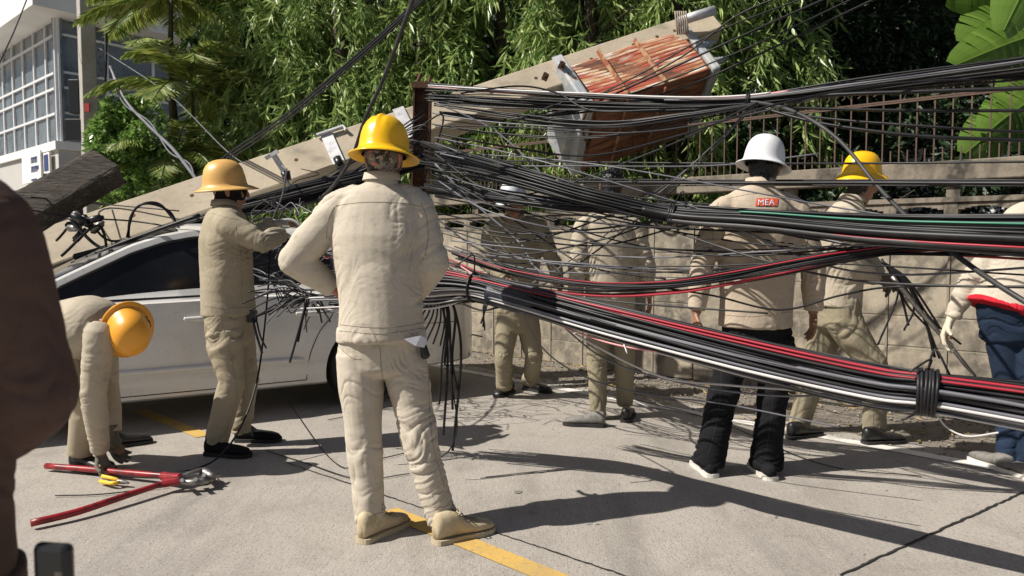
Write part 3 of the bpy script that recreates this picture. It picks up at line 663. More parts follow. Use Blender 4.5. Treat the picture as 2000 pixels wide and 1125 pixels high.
for f, m_ in ((.395, 'bright_steel'), (.245, 'rust'), (.50, 'bright_steel'), (.745, 'bright_steel')):
    if f in (.245,): 
        c = onpole(f, .0, .02); b_ = MB().box(c, (.06, .05, .07)); b_.tube([c, c - e2 * -.12 + V((0, 0, -.02))], .013, 8); b_.build('bolt', M[m_], lp)
        continue
    b_ = MB()
    for s0, s1 in ((-1.06, 1.06),):
        p = [onpole(f, s0, .012), onpole(f, s1, .012)]
        b_.add([p[0] - pax * .05 + e2 * .008, p[0] + pax * .05 + e2 * .008, p[1] + pax * .05 + e2 * .008, p[1] - pax * .05 + e2 * .008,
                p[0] - pax * .05 - e2 * .008, p[0] + pax * .05 - e2 * .008, p[1] + pax * .05 - e2 * .008, p[1] - pax * .05 - e2 * .008],
               [(0, 1, 2, 3), (7, 6, 5, 4), (0, 4, 5, 1), (1, 5, 6, 2), (2, 6, 7, 3), (3, 7, 4, 0)])
    b_.build('clamp_plate', M[m_], lp)
    if f < .4: 
        c = onpole(f, -.9, .05); MB().cyl(c, c - pup * .12 + e2 * .05, .035, 14).build('insulator', M['black_plastic'], lp, smooth=True)
        c = onpole(f, .95, .03); MB().tube([c - pax * .08, c + pax * .16, c + pax * .17 - e1 * .05], .018, 8).build('bolt', M['bright_steel'], lp)
mb = MB()
for k in range(4):
    c = onpole(0, (-.6, -.1, .4, .75)[k], -.12); mb.tube([c, c - pax * random.uniform(.12, .3) + V((0, 0, random.uniform(-.05, .02)))], .009, 6)
mb.build('rebar', M['rust'], lp)
# white stepped bracket with a black insulator on the lower face
c = P(547, 322, 6.15); mb = MB(); Rb = Matrix.Rotation(rad(-38), 3, 'Y')
mb.box(c, (.045, .02, .20), Matrix.Rotation(rad(-32), 3, 'Y')); mb.box(c + V((-.06, -.02, .08)), (.12, .02, .03), Matrix.Rotation(rad(-32), 3, 'Y'))
mb.build('bracket', M['bright_steel'], lp); MB().cyl(c + V((.05, -.03, -.06)), c + V((.07, -.03, -.13)), .04, 14, .03).build('insulator', M['black_plastic'], lp, smooth=True)
# pole-top cross clamp and grey tube
c0, c1 = P(1325, 42, 7.1), P(1396, 20, 7.1)
MB().tube([c0, c1], .045, 14).build('top_tube', M['bright_steel'], lp, smooth=True)
mb = MB()
for i in range(6): mb.tube([c0 + V((.02 * i - .05, -.08, .07)), c0 + V((.02 * i - .04, -.10, -.05)), c0 + V((.02 * i - .02, -.07, -.14))], .008, 6, 3)
mb.build('binding_rope', mat('rope', (.30, .26, .21), .9), lp, smooth=True)
for px, py, d in ((1097, 128, 6.75), (1065, 150, 6.7)):
    c = P(px, py, d); MB().box(c, (.05, .10, .05), Matrix.Rotation(rad(25), 3, 'Y')).cyl(c - V((0, .1, 0)), c + V((0, .03, 0)), .018, 8).build('bolt', M['rust'], lp)

# ------------------------------------------------------------------ transformer
O = P(1158, 208, 6.62); Oe = P(1390, 134, 6.95); tx = (Oe - O).normalized(); LT = (Oe - O).length
tup = (V((0, 0, 1)) - tx * tx.z).normalized(); tb = tx.cross(tup); tb = tb if tb.y > 0 else -tb
ta = (tup * .82 + tb * .57).normalized(); tdn = (tb * .82 - tup * .57).normalized()
tr = bpy.data.objects.new('transformer', None); COL.objects.link(tr)
Rm = Matrix((tx, tb, tup)).transposed(); Rm = Matrix((tx, tup.cross(tx), tup)).transposed()
tr.matrix_world = Matrix.Translation(O) @ Rm.to_4x4(); bpy.context.view_layer.update()
tag(tr, 'rusty red corrugated transformer tank hanging under the upper end of the leaning pole', 'transformer')
M['rust_red'] = mat('streaked_red_rust', (.40, .075, .045), .75, noise=[(2.2, (.44, .19, .09), .45, .62, (.8, 5, 5)), (3.5, (.22, .04, .022), .55, .68, (.6, 5, 5)), (2.0, (.66, .50, .32), .50, .60, (1.1, 12, 12)), (3, (.66, .60, .52), .56, .64, (1, 9, 9))], bump=[(50, .3, .003)])
M['rust_tan'] = mat('rust_stained_cream_paint', (.50, .33, .19), .75, noise=[(14, (.34, .11, .055), .42, .56), (30, (.20, .06, .035), .55, .7)])
M['rust_brown'] = mat('brown_rusted_steel', (.21, .085, .05), .8, noise=[(5, (.34, .15, .08), .46, .62, (.4, 5, 5)), (8, (.07, .03, .02), .5, .65, (.5, 5, 5))], bump=[(50, .3, .003)])
M['tank_grey'] = mat('blue_grey_enamel', (.36, .39, .42), .45, noise=[(7, (.50, .50, .48), .5, .6), (12, (.25, .10, .05), .60, .68)], bump=[(30, .2, .003)])
HA, HB = .52, .92
def T(x, a, b): return O + tx * x + ta * a + tdn * b
def corrug(a_dir, len_a, out, base, n, name, m, x0=.04, x1=None):
    x1 = x1 or LT - .04; vs = []; fs = []; K = n * 6 + 1; NX = 14
    for j in range(NX + 1):
        x = x0 + (x1 - x0) * j / NX; dent = .0
        for k in range(K):
            s = k / (K - 1); h = .006 + .0045 * (abs(math.sin(math.pi * n * s)) ** .5)
            vs.append(O + tx * x + base + a_dir * (s * len_a) + out * (h + .012 * math.sin(x * 5 + s * 4)))
    for j in range(NX):
        for k in range(K - 1): a = j * K + k; fs.append((a, a + 1, a + K + 1, a + K))
    b = len(vs)
    return MB().add(vs, fs).build(name, m, tr, smooth=False)
mb = MB(); vs = [T(x, a, b) for x in (0, LT) for a in (.0, HA) for b in (.0, HB)]
mb.add(vs, [(0, 1, 3, 2), (4, 6, 7, 5), (0, 4, 5, 1), (2, 3, 7, 6), (0, 2, 6, 4), (1, 5, 7, 3)]).build('tank', M['rust_brown'], tr, bevel=.02)
corrug(ta, HA, -tdn, V((0, 0, 0)), 13, 'upper_fins', M['rust_red'])
corrug(tdn, HB, -ta, V((0, 0, 0)), 10, 'lower_fins', M['rust_brown'])
for x in (.33, .72):
    mb = MB(); c = T(x, HA / 2, 0) - tdn * .045
    R3 = Matrix((tx, ta, -tdn)).transposed(); mb.box(c, (.028, HA + .05, .02), R3); mb.box(c - tdn * -.0 - tdn * .014, (.010, HA + .05, .035), R3)
    mb.box(T(x, 0, HB * .5) - ta * .045, (.014, .02, HB), Matrix((tx, ta, tdn)).transposed())
    mb.build('rib', M['rust_tan'], tr)
R3 = Matrix((tx, ta, -tdn)).transposed()
MB().box(T(-.05, HA / 2, HB * .46), (.10, HA + .06, HB + .08), R3).build('end_cover', M['tank_grey'], tr, bevel=.02)
MB().box(T(-.13, HA * .45, HB * .62), (.10, HA * .6, HB * .5), R3).build('terminal_box', M['tank_grey'], tr, bevel=.02)
MB().box(T(LT + .04, HA / 2, HB / 2), (.08, HA + .08, HB + .06), R3).build('lid', M['tank_grey'], tr, bevel=.02)
for a_, b_ in ((.10, .05), (.30, .02), (.22, .2)):
    mb = MB(); p = T(LT + .08, a_, b_)
    mb.tube([p + tx * q for q in (0, .03, .035, .06, .065, .09, .095, .12, .13, .17)], [.045, .045, .028, .04, .026, .036, .024, .03, .015, .012], 14)
    mb.build('bushing', M['tank_grey'], tr, smooth=True)
MB().tube([T(-.02, .02, -.02), T(-.12, -.06, .1), T(-.08, -.10, .3), T(.03, -.03, .45), T(0, .0, .56)], .012, 7, 4).build('pipe', M['rust'], tr, smooth=True)

# ------------------------------------------------------------------ car
cf = V((-.856, -.517, 0)).normalized(); cl = V((-cf.y, cf.x, 0)); cl = cl if cl.y < 0 else -cl
co = V((-1.26, 5.7, 0)) - cl * .80
car = bpy.data.objects.new('car', None); COL.objects.link(car)
car.matrix_world = Matrix.Translation(co) @ Matrix((cf, cl, V((0, 0, 1)))).transposed().to_4x4(); bpy.context.view_layer.update()
tag(car, 'white sedan crushed under the leaning pole and draped in black cables', 'car')
def carb(mb, name, m, **k):
    sm = k.pop('smooth', False); bv = k.pop('bevel', 0); par = k.pop('parent', car)
    return mb.build(name, m, par, smooth=sm, bevel=bv, inv=False)
XS = [-1.30, -1.25, -1.05, -.70, -.45, -.1, .3, .75, 1.08, 1.27, 1.47, 1.79, 2.1, 2.5, 3.0, 3.3, 3.45]
ZT = [.90, .97, 1.00, 1.03, 1.13, 1.335, 1.405, 1.425, 1.41, 1.37, 1.30, 1.14, .98, .93, .84, .74, .62]
def ztop(x): return float(np.interp(x, XS, ZT))
def hwid(x): s = min(1, abs(x - 1.08) / 2.41); return .855 * (1 - s ** (9 if x > 1 else 6.5)) ** (.28 if x > 1 else .36)
def belt(x): return min(ztop(x) - .03, float(np.interp(x, [-1, -.5, 0, 1.8, 2.2, 3.45], [.88, .90, .885, .84, .83, .56])))
def zside(x): return max(belt(x) + .001, ztop(x) - .065 if ztop(x) > 1.06 else belt(x) + .001 + max(0, (ztop(x) - .065 - belt(x))))
def ysurf(x, z):
    b = belt(x); h = hwid(x)
    if z <= b: 
        q = (z - .18) / (b - .18); return h * (1 - .055 * (1 - min(1, q * 3)) ** 2 - .035 * max(0, (q - .45) / .55) ** 2)
    return h * .965 - .035 - .36 * (z - b) - .10 * (z - b) ** 2
def carbody():
    xs = sorted(set([round(x, 3) for x in list(np.linspace(-1.315, 3.465, 96)) + [-1.325, 3.48]])); rows = []
    for x in xs:
        b = belt(x); zs = zside(x); zb = .19 + .06 * (x < -.6) + .03 * (x > 3); row = [(x, 0, zb)]; y0 = ysurf(x, zb + .02)
        row += [(x, y0 * .6, zb), (x, y0 * .96, zb)]
        for k in range(9): z = zb + .02 + (b - zb - .02) * k / 8; row.append((x, ysurf(x, z), z))
        if zs > b + .03: row.append((x, ysurf(x, b) - .022, b + .012))
        else: row.append((x, ysurf(x, b) - .003, b + .0005))
        for k in range(1, 6): z = b + .012 + (zs - b - .012) * k / 5 if zs > b + .03 else b + (zs - b) * k / 5; row.append((x, ysurf(x, max(z, b + .0001)) if zs > b + .03 else ysurf(x, b) - .003 - .006 * k, z))
        ye = row[-1][1]; ze = row[-1][2]; zt = ztop(x)
        for k in range(1, 7): q = 1 - k / 6; row.append((x, ye * q, ze + (zt - ze) * (1 - q ** 2.6)))
        rows.append(row)
    n = len(rows[0]); vs = []; 
    full = []
    for row in rows:
        f = row + [(p[0], -p[1], p[2]) for p in row[-2:0:-1]]; full.append(f)
    m = len(full[0]); vs = [v for f in full for v in f]
    fs = [(i * m + k, i * m + (k + 1) % m, (i + 1) * m + (k + 1) % m, (i + 1) * m + k) for i in range(len(full) - 1) for k in range(m)]
    fs += [tuple(range(m))[::-1], tuple((len(full) - 1) * m + k for k in range(m))]
    return MB().add(vs, fs)
body = carb(carbody(), 'body', M['car_paint'], smooth=True)
cut = MB()
for x in (-.15, 2.6):
    cut.cyl((x, -1.2, .30), (x, 1.2, .30), .345, 40)
cm = cut.mesh('cutter'); bmx = bmesh.new(); bmx.from_mesh(cm); bmesh.ops.recalc_face_normals(bmx, faces=bmx.faces); bmx.to_mesh(cm); bmx.free()
bmx = bmesh.new(); bmx.from_mesh(body.data); bmesh.ops.recalc_face_normals(bmx, faces=bmx.faces); bmx.to_mesh(body.data); bmx.free()
co_ = bpy.data.objects.new('cutter', cm); COL.objects.link(co_); co_.matrix_world = car.matrix_world.copy()
md = body.modifiers.new('arch', 'BOOLEAN'); md.object = co_; md.operation = 'DIFFERENCE'; md.solver = 'EXACT'
bpy.context.view_layer.update(); dg = bpy.context.evaluated_depsgraph_get()
nm = bpy.data.meshes.new_from_object(body.evaluated_get(dg)); body.modifiers.clear(); body.data = nm; bpy.data.objects.remove(co_)
try: nm.set_sharp_from_angle(angle=rad(32))
except Exception: pass
def patch(xr, zf0, zf1, off, nx=24, nz=8, side=1):
    vs = []; fs = []
    for i in range(nx + 1):
        x = xr[0] + (xr[1] - xr[0]) * i / nx; z0, z1 = zf0(x), zf1(x)
        for k in range(nz + 1): z = z0 + (z1 - z0) * k / nz; vs.append((x, side * (ysurf(x, z) + off), z))
    for i in range(nx):
        for k in range(nz): a = i * (nz + 1) + k; fs.append((a, a + 1, a + nz + 2, a + nz + 1))
    return vs, fs
def outline(xr, zf0, zf1, off, r=.008, side=1, n=26):
    pts = [(x, zf0(x)) for x in np.linspace(xr[0], xr[1], n)] + [(x, zf1(x)) for x in np.linspace(xr[1], xr[0], n)]
    pts.append(pts[0]); return [V((x, side * (ysurf(x, z) + off), z)) for x, z in pts]
for side in (1, -1):
    zb_ = lambda x: belt(x) + .03
    for (xr, nm_) in (((.90, 1.93), 'front_window'), ((.10, .82), 'rear_window')):
        zt_ = (lambda x: max(belt(x) + .035, min(ztop(x) - .115, 1.315))) if nm_ == 'front_window' else (lambda x: max(belt(x) + .035, min(zside(x) - .035, 1.31) - .12 * max(0, (.32 - x) / .22)))
        vs, fs = patch(xr, zb_, zt_, .004, 26, 8, side); w_ = carb(MB().add(vs, fs), nm_, M['car_glass'], smooth=True)
        o_ = MB().tube(outline(xr, zb_, zt_, .006, side=side), .011, 6); carb(o_, 'window_seal', M['black_plastic'], smooth=True, parent=w_)
    vs, fs = patch((.81, .91), zb_, lambda x: 1.315, .003, 4, 8, side); carb(MB().add(vs, fs), 'door_pillar', M['black_plastic'], smooth=True)
    # moulding, seams, handles
    pts = [V((x, side * (ysurf(x, .40) + .004), .40 - .0 * x)) for x in np.linspace(.36, 2.15, 30)]
    mb = MB(); n_ = len(pts)
    for i, p in enumerate(pts[:-1]):
        pass
    rr = [.004] + [.020] * (n_ - 2) + [.004]
    mb.tube(pts, rr, 8); carb(mb, 'door_moulding', M['car_paint'], smooth=True)
    def seam(path): return MB().tube([V((x, side * (ysurf(x, z) + .0005), z)) for x, z in path], .0035, 5, 4)
    for path in ([(.855, .87), (.86, .6), (.865, .3), (.87, .235)], [(2.12, .82), (2.16, .6), (2.13, .33), (2.10, .24)], [(.10, .90), (.14, .72), (.24, .60), (.32, .42), (.34, .24)], [(.34, .238), (1.2, .235), (2.10, .238)],
                 [(-.45, .86), (-.48, .7), (-.5, .62), (-.95, .60), (-1.27, .595)], [(.28, .86), (.30, .75), (.36, .62)]):
        carb(seam(path), 'door_seam', M['black_plastic'])
    for x in (.98, .22):
        z = .735; y = side * (ysurf(x, z)); mb = MB().loft([((x - .0, y + side * .012, z), (0, 0, 1), .016, .010), ((x + .09, y + side * .022, z + .002), (0, 0, 1), .02, .012), ((x + .19, y + side * .012, z + .003), (0, 0, 1), .015, .009)], 12, 4)
        carb(mb, 'door_handle', M['car_paint'], smooth=True)
    # lamp at the rear corner
    mb = MB(); vs, fs = patch((-1.26, -.86), lambda x: .74, lambda x: .90, .004, 10, 4, side); carb(mb.add(vs, fs), 'tail_lamp', mat('tail_lamp_red' if side > 0 else 'tail_lamp_red_far', (.30, .02, .015), .2), smooth=True)
    for x in (-.15, 2.6):
        wh = carb(MB().cyl((x, side * .80, .30), (x, side * .60, .30), .295, 40), 'wheel', M['rubber'], bevel=.02)
        mb = MB(); mb.cyl((x, side * .815, .30), (x, side * .74, .30), .185, 32)
        for q in range(7):
            a_ = q * 2 * math.pi / 7; mb.box((x + .1 * math.cos(a_), side * .815, .30 + .1 * math.sin(a_)), (.17, .02, .035), Matrix.Rotation(-a_, 3, 'Y'))
        carb(mb, 'rim', M['steel'], parent=wh)
def toppatch(x0, x1, yf, name, m, off=.004):
    vs = []; fs = []; nx, ny = 20, 12
    for i in range(nx + 1):
        x = x0 + (x1 - x0) * i / nx; ye = ysurf(x, zside(x)); zs = zside(x); zt = ztop(x)
        for k in range(ny + 1): q = (k / ny * 2 - 1) * yf; vs.append((x + .001, ye * q, zs + (zt - zs) * (1 - abs(q) ** 2.6) + off))
    for i in range(nx):
        for k in range(ny): a = i * (ny + 1) + k; fs.append((a, a + ny + 1, a + ny + 2, a + 1))
    carb(MB().add(vs, fs), name, m, smooth=True)
toppatch(1.16, 2.0, .90, 'windscreen', M['car_glass']); toppatch(-.52, -.12, .86, 'rear_windscreen', M['car_glass'])
mb = MB().box((-1.335, 0, .42), (.02, 1.0, .01)); carb(mb, 'bumper_line', M['black_plastic'])

# ------------------------------------------------------------------ people
def segdist(p, a, b):
    ab = b - a; t = np.clip(((p - a) @ ab) / (ab @ ab), 0, 1); q = a + t[:, None] * ab
    return np.linalg.norm(p - q, axis=1), t
def folds(me, bones, amp=1.0, seed=0):
    """cloth folds: ridges across each limb, gathered near the joints. bones: (a, b, amp_a, amp_b, amp_mid)"""
    n = len(me.vertices); co = np.empty(n * 3, np.float32); me.vertices.foreach_get('co', co); co = co.reshape(-1, 3).astype(float)
    no = np.empty(n * 3, np.float32); me.vertices.foreach_get('normal', no); no = no.reshape(-1, 3).astype(float)
    W_ = np.zeros(n); D_ = np.zeros(n); ds = []; ts = []
    for (a, b, *_) in bones:
        d, t = segdist(co, np.array(a), np.array(b)); ds.append(d); ts.append(t)
    ds = np.array(ds); dm = ds.min(0)
    for i, (a, b, fa, fb, fm) in enumerate(bones):
        a = np.array(a); b = np.array(b); L = np.linalg.norm(b - a); ax = (b - a) / L
        w_ = np.exp(-((ds[i] - dm) / .018)); t = ts[i]; s = t * L
        A = fm * .6 + (fa - fm * .6) * np.exp(-(s / .11) ** 2) + (fb - fm * .6) * np.exp(-((L - s) / .11) ** 2)
        p1 = np.cross(ax, [0.3, .9, .2]); p1 /= np.linalg.norm(p1); p2 = np.cross(ax, p1)
        rel = co - a; u = rel @ ax; v = rel @ p1; w2 = rel @ p2
        wob = vnoise(np.stack([u * 3.5, v * 4.5, w2 * 4.5], 1), seed + i) - .5
        wo2 = vnoise(np.stack([u * 9, v * 9, w2 * 9], 1), seed + 70 + i) - .5
        q = np.stack([u * 21 + wob * 21 + wo2 * 4 + v * 6, v * 5 + wo2, w2 * 5], 1)
        n1 = vnoise(q, seed + i * 3 + 1); r1 = .40 - np.exp(-np.abs(2 * n1 - 1) * 4.2) + .35 * (n1 - .5)
        q2 = np.stack([u * 40 + wob * 24 + v * 16, v * 8 + 3, w2 * 8], 1); n2 = vnoise(q2, seed + i * 3 + 2); r2 = .4 - np.exp(-np.abs(2 * n2 - 1) * 4)
        pt_ = vnoise(np.stack([u * 7, v * 8, w2 * 8], 1), seed + 90 + i); pt_ = np.clip((pt_ - .25) * 2.2, .12, 1.25); A = A * pt_
        n3 = vnoise(np.stack([u * 5, v * 6 + wob * 3, w2 * 6], 1), seed + 40 + i) - .5
        wd = vnoise(np.stack([u * 2.2, v * 2.2, w2 * 2.2], 1), seed + 130) * 3.0
        q4 = np.stack([(u * .75 + v * .65 * np.cos(wd) + w2 * .5) * 9 + wob * 4, v * 2.0, w2 * 2.0], 1); n4 = vnoise(q4, seed + 150 + i); r4 = .30 - np.exp(-np.abs(2 * n4 - 1) * 6.5)
        D_ += w_ * (A * (r1 * 1.5 + r2 * .5) + (.006 + fm * .8) * r4 * pt_ + .006 * n3); W_ += w_
    d = amp * D_ / np.maximum(W_, 1e-6)
    co += no * d[:, None]; me.vertices.foreach_set('co', co.astype(np.float32).ravel()); me.update(); return me

def hand_mb(mb, wr, d, n, side, curl=.5, s=1.0, spread=1.0):
    """wrist, direction to the fingertips, palm normal, side (direction of the thumb)"""
    d = d.normalized(); n = (n - d * n.dot(d)).normalized(); sd = (side - d * side.dot(d) - n * side.dot(n)).normalized()
    mb.loft([(wr - d * .03 * s, sd, .026 * s, .020 * s), (wr + d * .01 * s, sd, .028 * s, .018 * s), (wr + d * .05 * s, sd, .040 * s, .017 * s), (wr + d * .085 * s, sd, .040 * s, .014 * s)], 14, 3)
    for k, (o, L) in enumerate(((.030, .078), (.010, .086), (-.010, .080), (-.029, .062))):
        p = wr + d * (.085 - abs(k - 1.2) * .004) * s + sd * o * s; dd = (d + sd * o * 2.5 * spread).normalized(); pts = [p - dd * .02 * s, p]; c = curl * (.8 + .15 * k)
        for q in range(3): 
            dd = (dd * math.cos(c * .75) + n * math.sin(c * .75)).normalized(); n2 = (n - dd * n.dot(dd)); p = p + dd * L * (.42, .33, .25)[q] * s; pts.append(p.copy())
            n = n if n2.length < .1 else n
        mb.tube(pts, [.0105 * s, .0105 * s, .0098 * s, .009 * s, .0072 * s], 8, 3)
    p = wr + d * .025 * s + sd * .028 * s; dd = (d * .75 + sd * .65 + n * .25).normalized(); pts = [p - dd * .02 * s, p, p + dd * .035 * s, p + dd * .062 * s + n * .012 * s * curl * 2 - sd * .006 * s]
    mb.tube(pts, [.014 * s, .0135 * s, .0115 * s, .0085 * s], 8, 3)

def head_mb(mb, c, up, f, s=1.0):
    up = up.normalized(); f = (f - up * f.dot(up)).normalized(); r = up.cross(f) * -1.0
    def p(x, y, z): return c + r * x * s + f * y * s + up * z * s
    # cranium and jaw as stacked sections
    secs = [(-.115, .045, .028, .030), (-.095, .035, .046, .050), (-.06, .018, .058, .075), (-.02, .008, .066, .090), (.02, .0, .072, .097), (.06, -.004, .071, .094), (.09, -.006, .056, .074), (.108, -.006, .030, .042)]
    mb.loft([(p(0, y, z), r, a * s, b * s) for z, y, a, b in secs], 22, 3)
    mb.loft([(p(0, .094, .012), r, .007 * s, .008 * s), (p(0, .104, -.010), r, .010 * s, .011 * s), (p(0, .108, -.028), r, .015 * s, .012 * s)], 10, 3)     # nose
    mb.loft([(p(-.03, .086, .030), up, .008 * s, .009 * s), (p(0, .095, .030), up, .008 * s, .009 * s), (p(.03, .086, .030), up, .008 * s, .009 * s)], 8, 3)    # brow
    for q in (-.060, -.072): mb.loft([(p(-.022, .080, q), up, .005 * s, .006 * s), (p(0, .090, q), up, .007 * s, .008 * s), (p(.022, .080, q), up, .005 * s, .006 * s)], 8, 3)  # lips
    for sg in (-1, 1):
        mb.loft([(p(sg * .070, -.008, -.040), f, .010 * s, .007 * s), (p(sg * .077, -.012, -.012), f, .017 * s, .007 * s), (p(sg * .078, -.014, .012), f, .019 * s, .007 * s), (p(sg * .073, -.010, .026), f, .010 * s, .006 * s)], 10, 3)
        mb.loft([(p(sg * .044, .066, -.012), r, .013 * s, .012 * s), (p(sg * .040, .072, -.030), r, .016 * s, .012 * s)], 8, 2)                          # cheek
    return p

def helmet(parent, c, up, f, m, s=1.0, ridges=True, brim=1.0, name='helmet', flare=.024):
    up = up.normalized(); f = (f - up * f.dot(up)).normalized(); r = f.cross(up); N = 96
    prof = [(.000, .148), (.022, .147), (.045, .142), (.066, .132), (.083, .116), (.096, .094), (.104, .068), (.109, .040), (.112, .012), (.116, .000), (.128, -.010), (.142, -flare * .8), (.156, -flare - .002)]
    inn = [(.156, -flare - .007), (.142, -flare * .8 - .008), (.128, -.018), (.112, -.010), (.106, .01), (.100, .05), (.088, .092), (.060, .122), (.0, .138)]
    rows = []; vs = []
    for j, (ra, z) in enumerate(prof + inn):
        for k in range(N):
            a = 2 * math.pi * k / N; x = ra * math.cos(a); y = ra * math.sin(a); ex = 1.0
            if ra > .116: ex = 1 + (brim - 1) * 1.0 + .10 * max(0, math.cos(a - math.pi / 2)) ** 2
            x *= .93 * ex; y *= 1.12 * ex; zz = z
            if j < len(prof) and ra < .104 and ridges and ra > 0:
                fall = min(1, z / .05) * 1.0
                zz += (.0075 * math.exp(-(x / .010) ** 4) * fall + .004 * math.exp(-((abs(x) - .036) / .008) ** 2) * fall * (1 if z > .05 else 0))
            elif ridges and ra == 0: zz += .0075
            vs.append(c + (r * x + f * y + up * zz) * s)
    J = len(prof) + len(inn); fs = [(j * N + k, (j + 1) * N + k, (j + 1) * N + (k + 1) % N, j * N + (k + 1) % N) for j in range(J - 1) for k in range(N)]
    mb = MB().add(vs, fs); me = mb.mesh(name, True); bm = bmesh.new(); bm.from_mesh(me); bmesh.ops.remove_doubles(bm, verts=bm.verts, dist=.00005); bmesh.ops.recalc_face_normals(bm, faces=bm.faces); bm.to_mesh(me); bm.free()
    me.polygons.foreach_set('use_smooth', [True] * len(me.polygons))
    o = part(name, me, m, parent)
    mb = MB()   # inner band
    pts = [c + (r * .094 * math.cos(a) + f * .112 * math.sin(a) + up * -.010) * s for a in np.linspace(0, 2 * math.pi, 25)]
    for i in range(24): 
        q = [pts[i], pts[i + 1]]; mb.add([q[0] + up * .03, q[1] + up * .03, q[1] - up * .012, q[0] - up * .012], [(0, 1, 2, 3)])
    mb.build('headband', M['black_plastic'], o, inv=False).data.transform(parent.matrix_world.inverted())
    return o

def shoe(parent, heel, toe, m, ms, s=1.0, ankle=None, lace=None, name='shoe', h=.11):
    d = V((toe.x - heel.x, toe.y - heel.y, 0)); L = .29 * s; d.normalize(); sd = V((-d.y, d.x, 0)); b0 = V((heel.x, heel.y, max(0, heel.z)))
    pitch = (toe.z - heel.z) / max(.1, (toe - heel).length); dz = V((0, 0, 1))
    def prof(u):   # width, top height
        w_ = float(np.interp(u, [0, .05, .2, .4, .7, .88, 1], [.020, .033, .038, .037, .050, .045, .018])) * s
        t_ = float(np.interp(u, [0, .04, .22, .34, .46, .60, .80, .93, 1], [h * .8, h, h * 1.02, h * .95, max(.075, h * .70), .070, .062, .050, .030])) * s
        return w_, t_
    vs = []; fs = []; NU, NK = 26, 12
    for i in range(NU + 1):
        u = i / NU; w_, t_ = prof(u)
        for k in range(NK):
            a = math.pi * 2 * k / NK; x = abs(math.cos(a)) ** .7 * math.copysign(1, math.cos(a)) * w_; z = .018 * s + (t_ - .018 * s) * (.5 + .5 * math.copysign(abs(math.sin(a)) ** .75, math.sin(a)))
            if math.sin(a) > 0: x *= 1 - .35 * (math.sin(a)) ** 2 * (1 if u < .5 else .6)
            vs.append(b0 + d * (u * L) + sd * x + dz * (z + pitch * u * L))
    for i in range(NU):
        for k in range(NK): fs.append((i * NK + k, i * NK + (k + 1) % NK, (i + 1) * NK + (k + 1) % NK, (i + 1) * NK + k))
    fs += [tuple(range(NK))[::-1], tuple(NU * NK + k for k in range(NK))]
    o = MB().add(vs, fs).build(name, m, parent, smooth=True)
    vs = []; fs = []; K2 = 40
    for z in (0.001, .022 * s):
        for k in range(K2):
            a = 2 * math.pi * k / K2; u = .5 - .5 * math.cos(a); w_ = prof(u)[0] + .006 * s; w_ = max(w_, .02 * s) if .01 < u < .99 else w_
            vs.append(b0 + d * (u * (L + .012) - .006) + sd * (w_ * math.copysign(min(1, abs(math.sin(a)) * 3), math.sin(a))) + dz * (z + pitch * u * L))
    fs = [(k, (k + 1) % K2, K2 + (k + 1) % K2, K2 + k) for k in range(K2)] + [tuple(range(K2))[::-1], tuple(K2 + k for k in range(K2))]
    so_ = MB().add(vs, fs).build('sole', ms, o, inv=False); so_.data.transform(parent.matrix_world.inverted())
    if lace:
        mb = MB()
        for k in range(5):
            u = .36 + k * .075; w_, t_ = prof(u); z = t_ + pitch * u * L
            mb.tube([b0 + d * (u * L) + sd * (-w_ * .7) + dz * (z - .008), b0 + d * (u * L + .01) + dz * (z + .004), b0 + d * (u * L) + sd * (w_ * .7) + dz * (z - .008)], .0032 * s, 5, 3)
        c = b0 + d * .36 * L + dz * (h * s)
        for sg in (-1, 1): mb.tube([c, c + sd * sg * .03 + dz * .015, c + sd * sg * .045 - dz * .005, c + sd * sg * .02 - dz * .01, c], .003, 5, 4)
        l_ = mb.build('laces', lace, o, inv=False); l_.data.transform(parent.matrix_world.inverted())
    return o

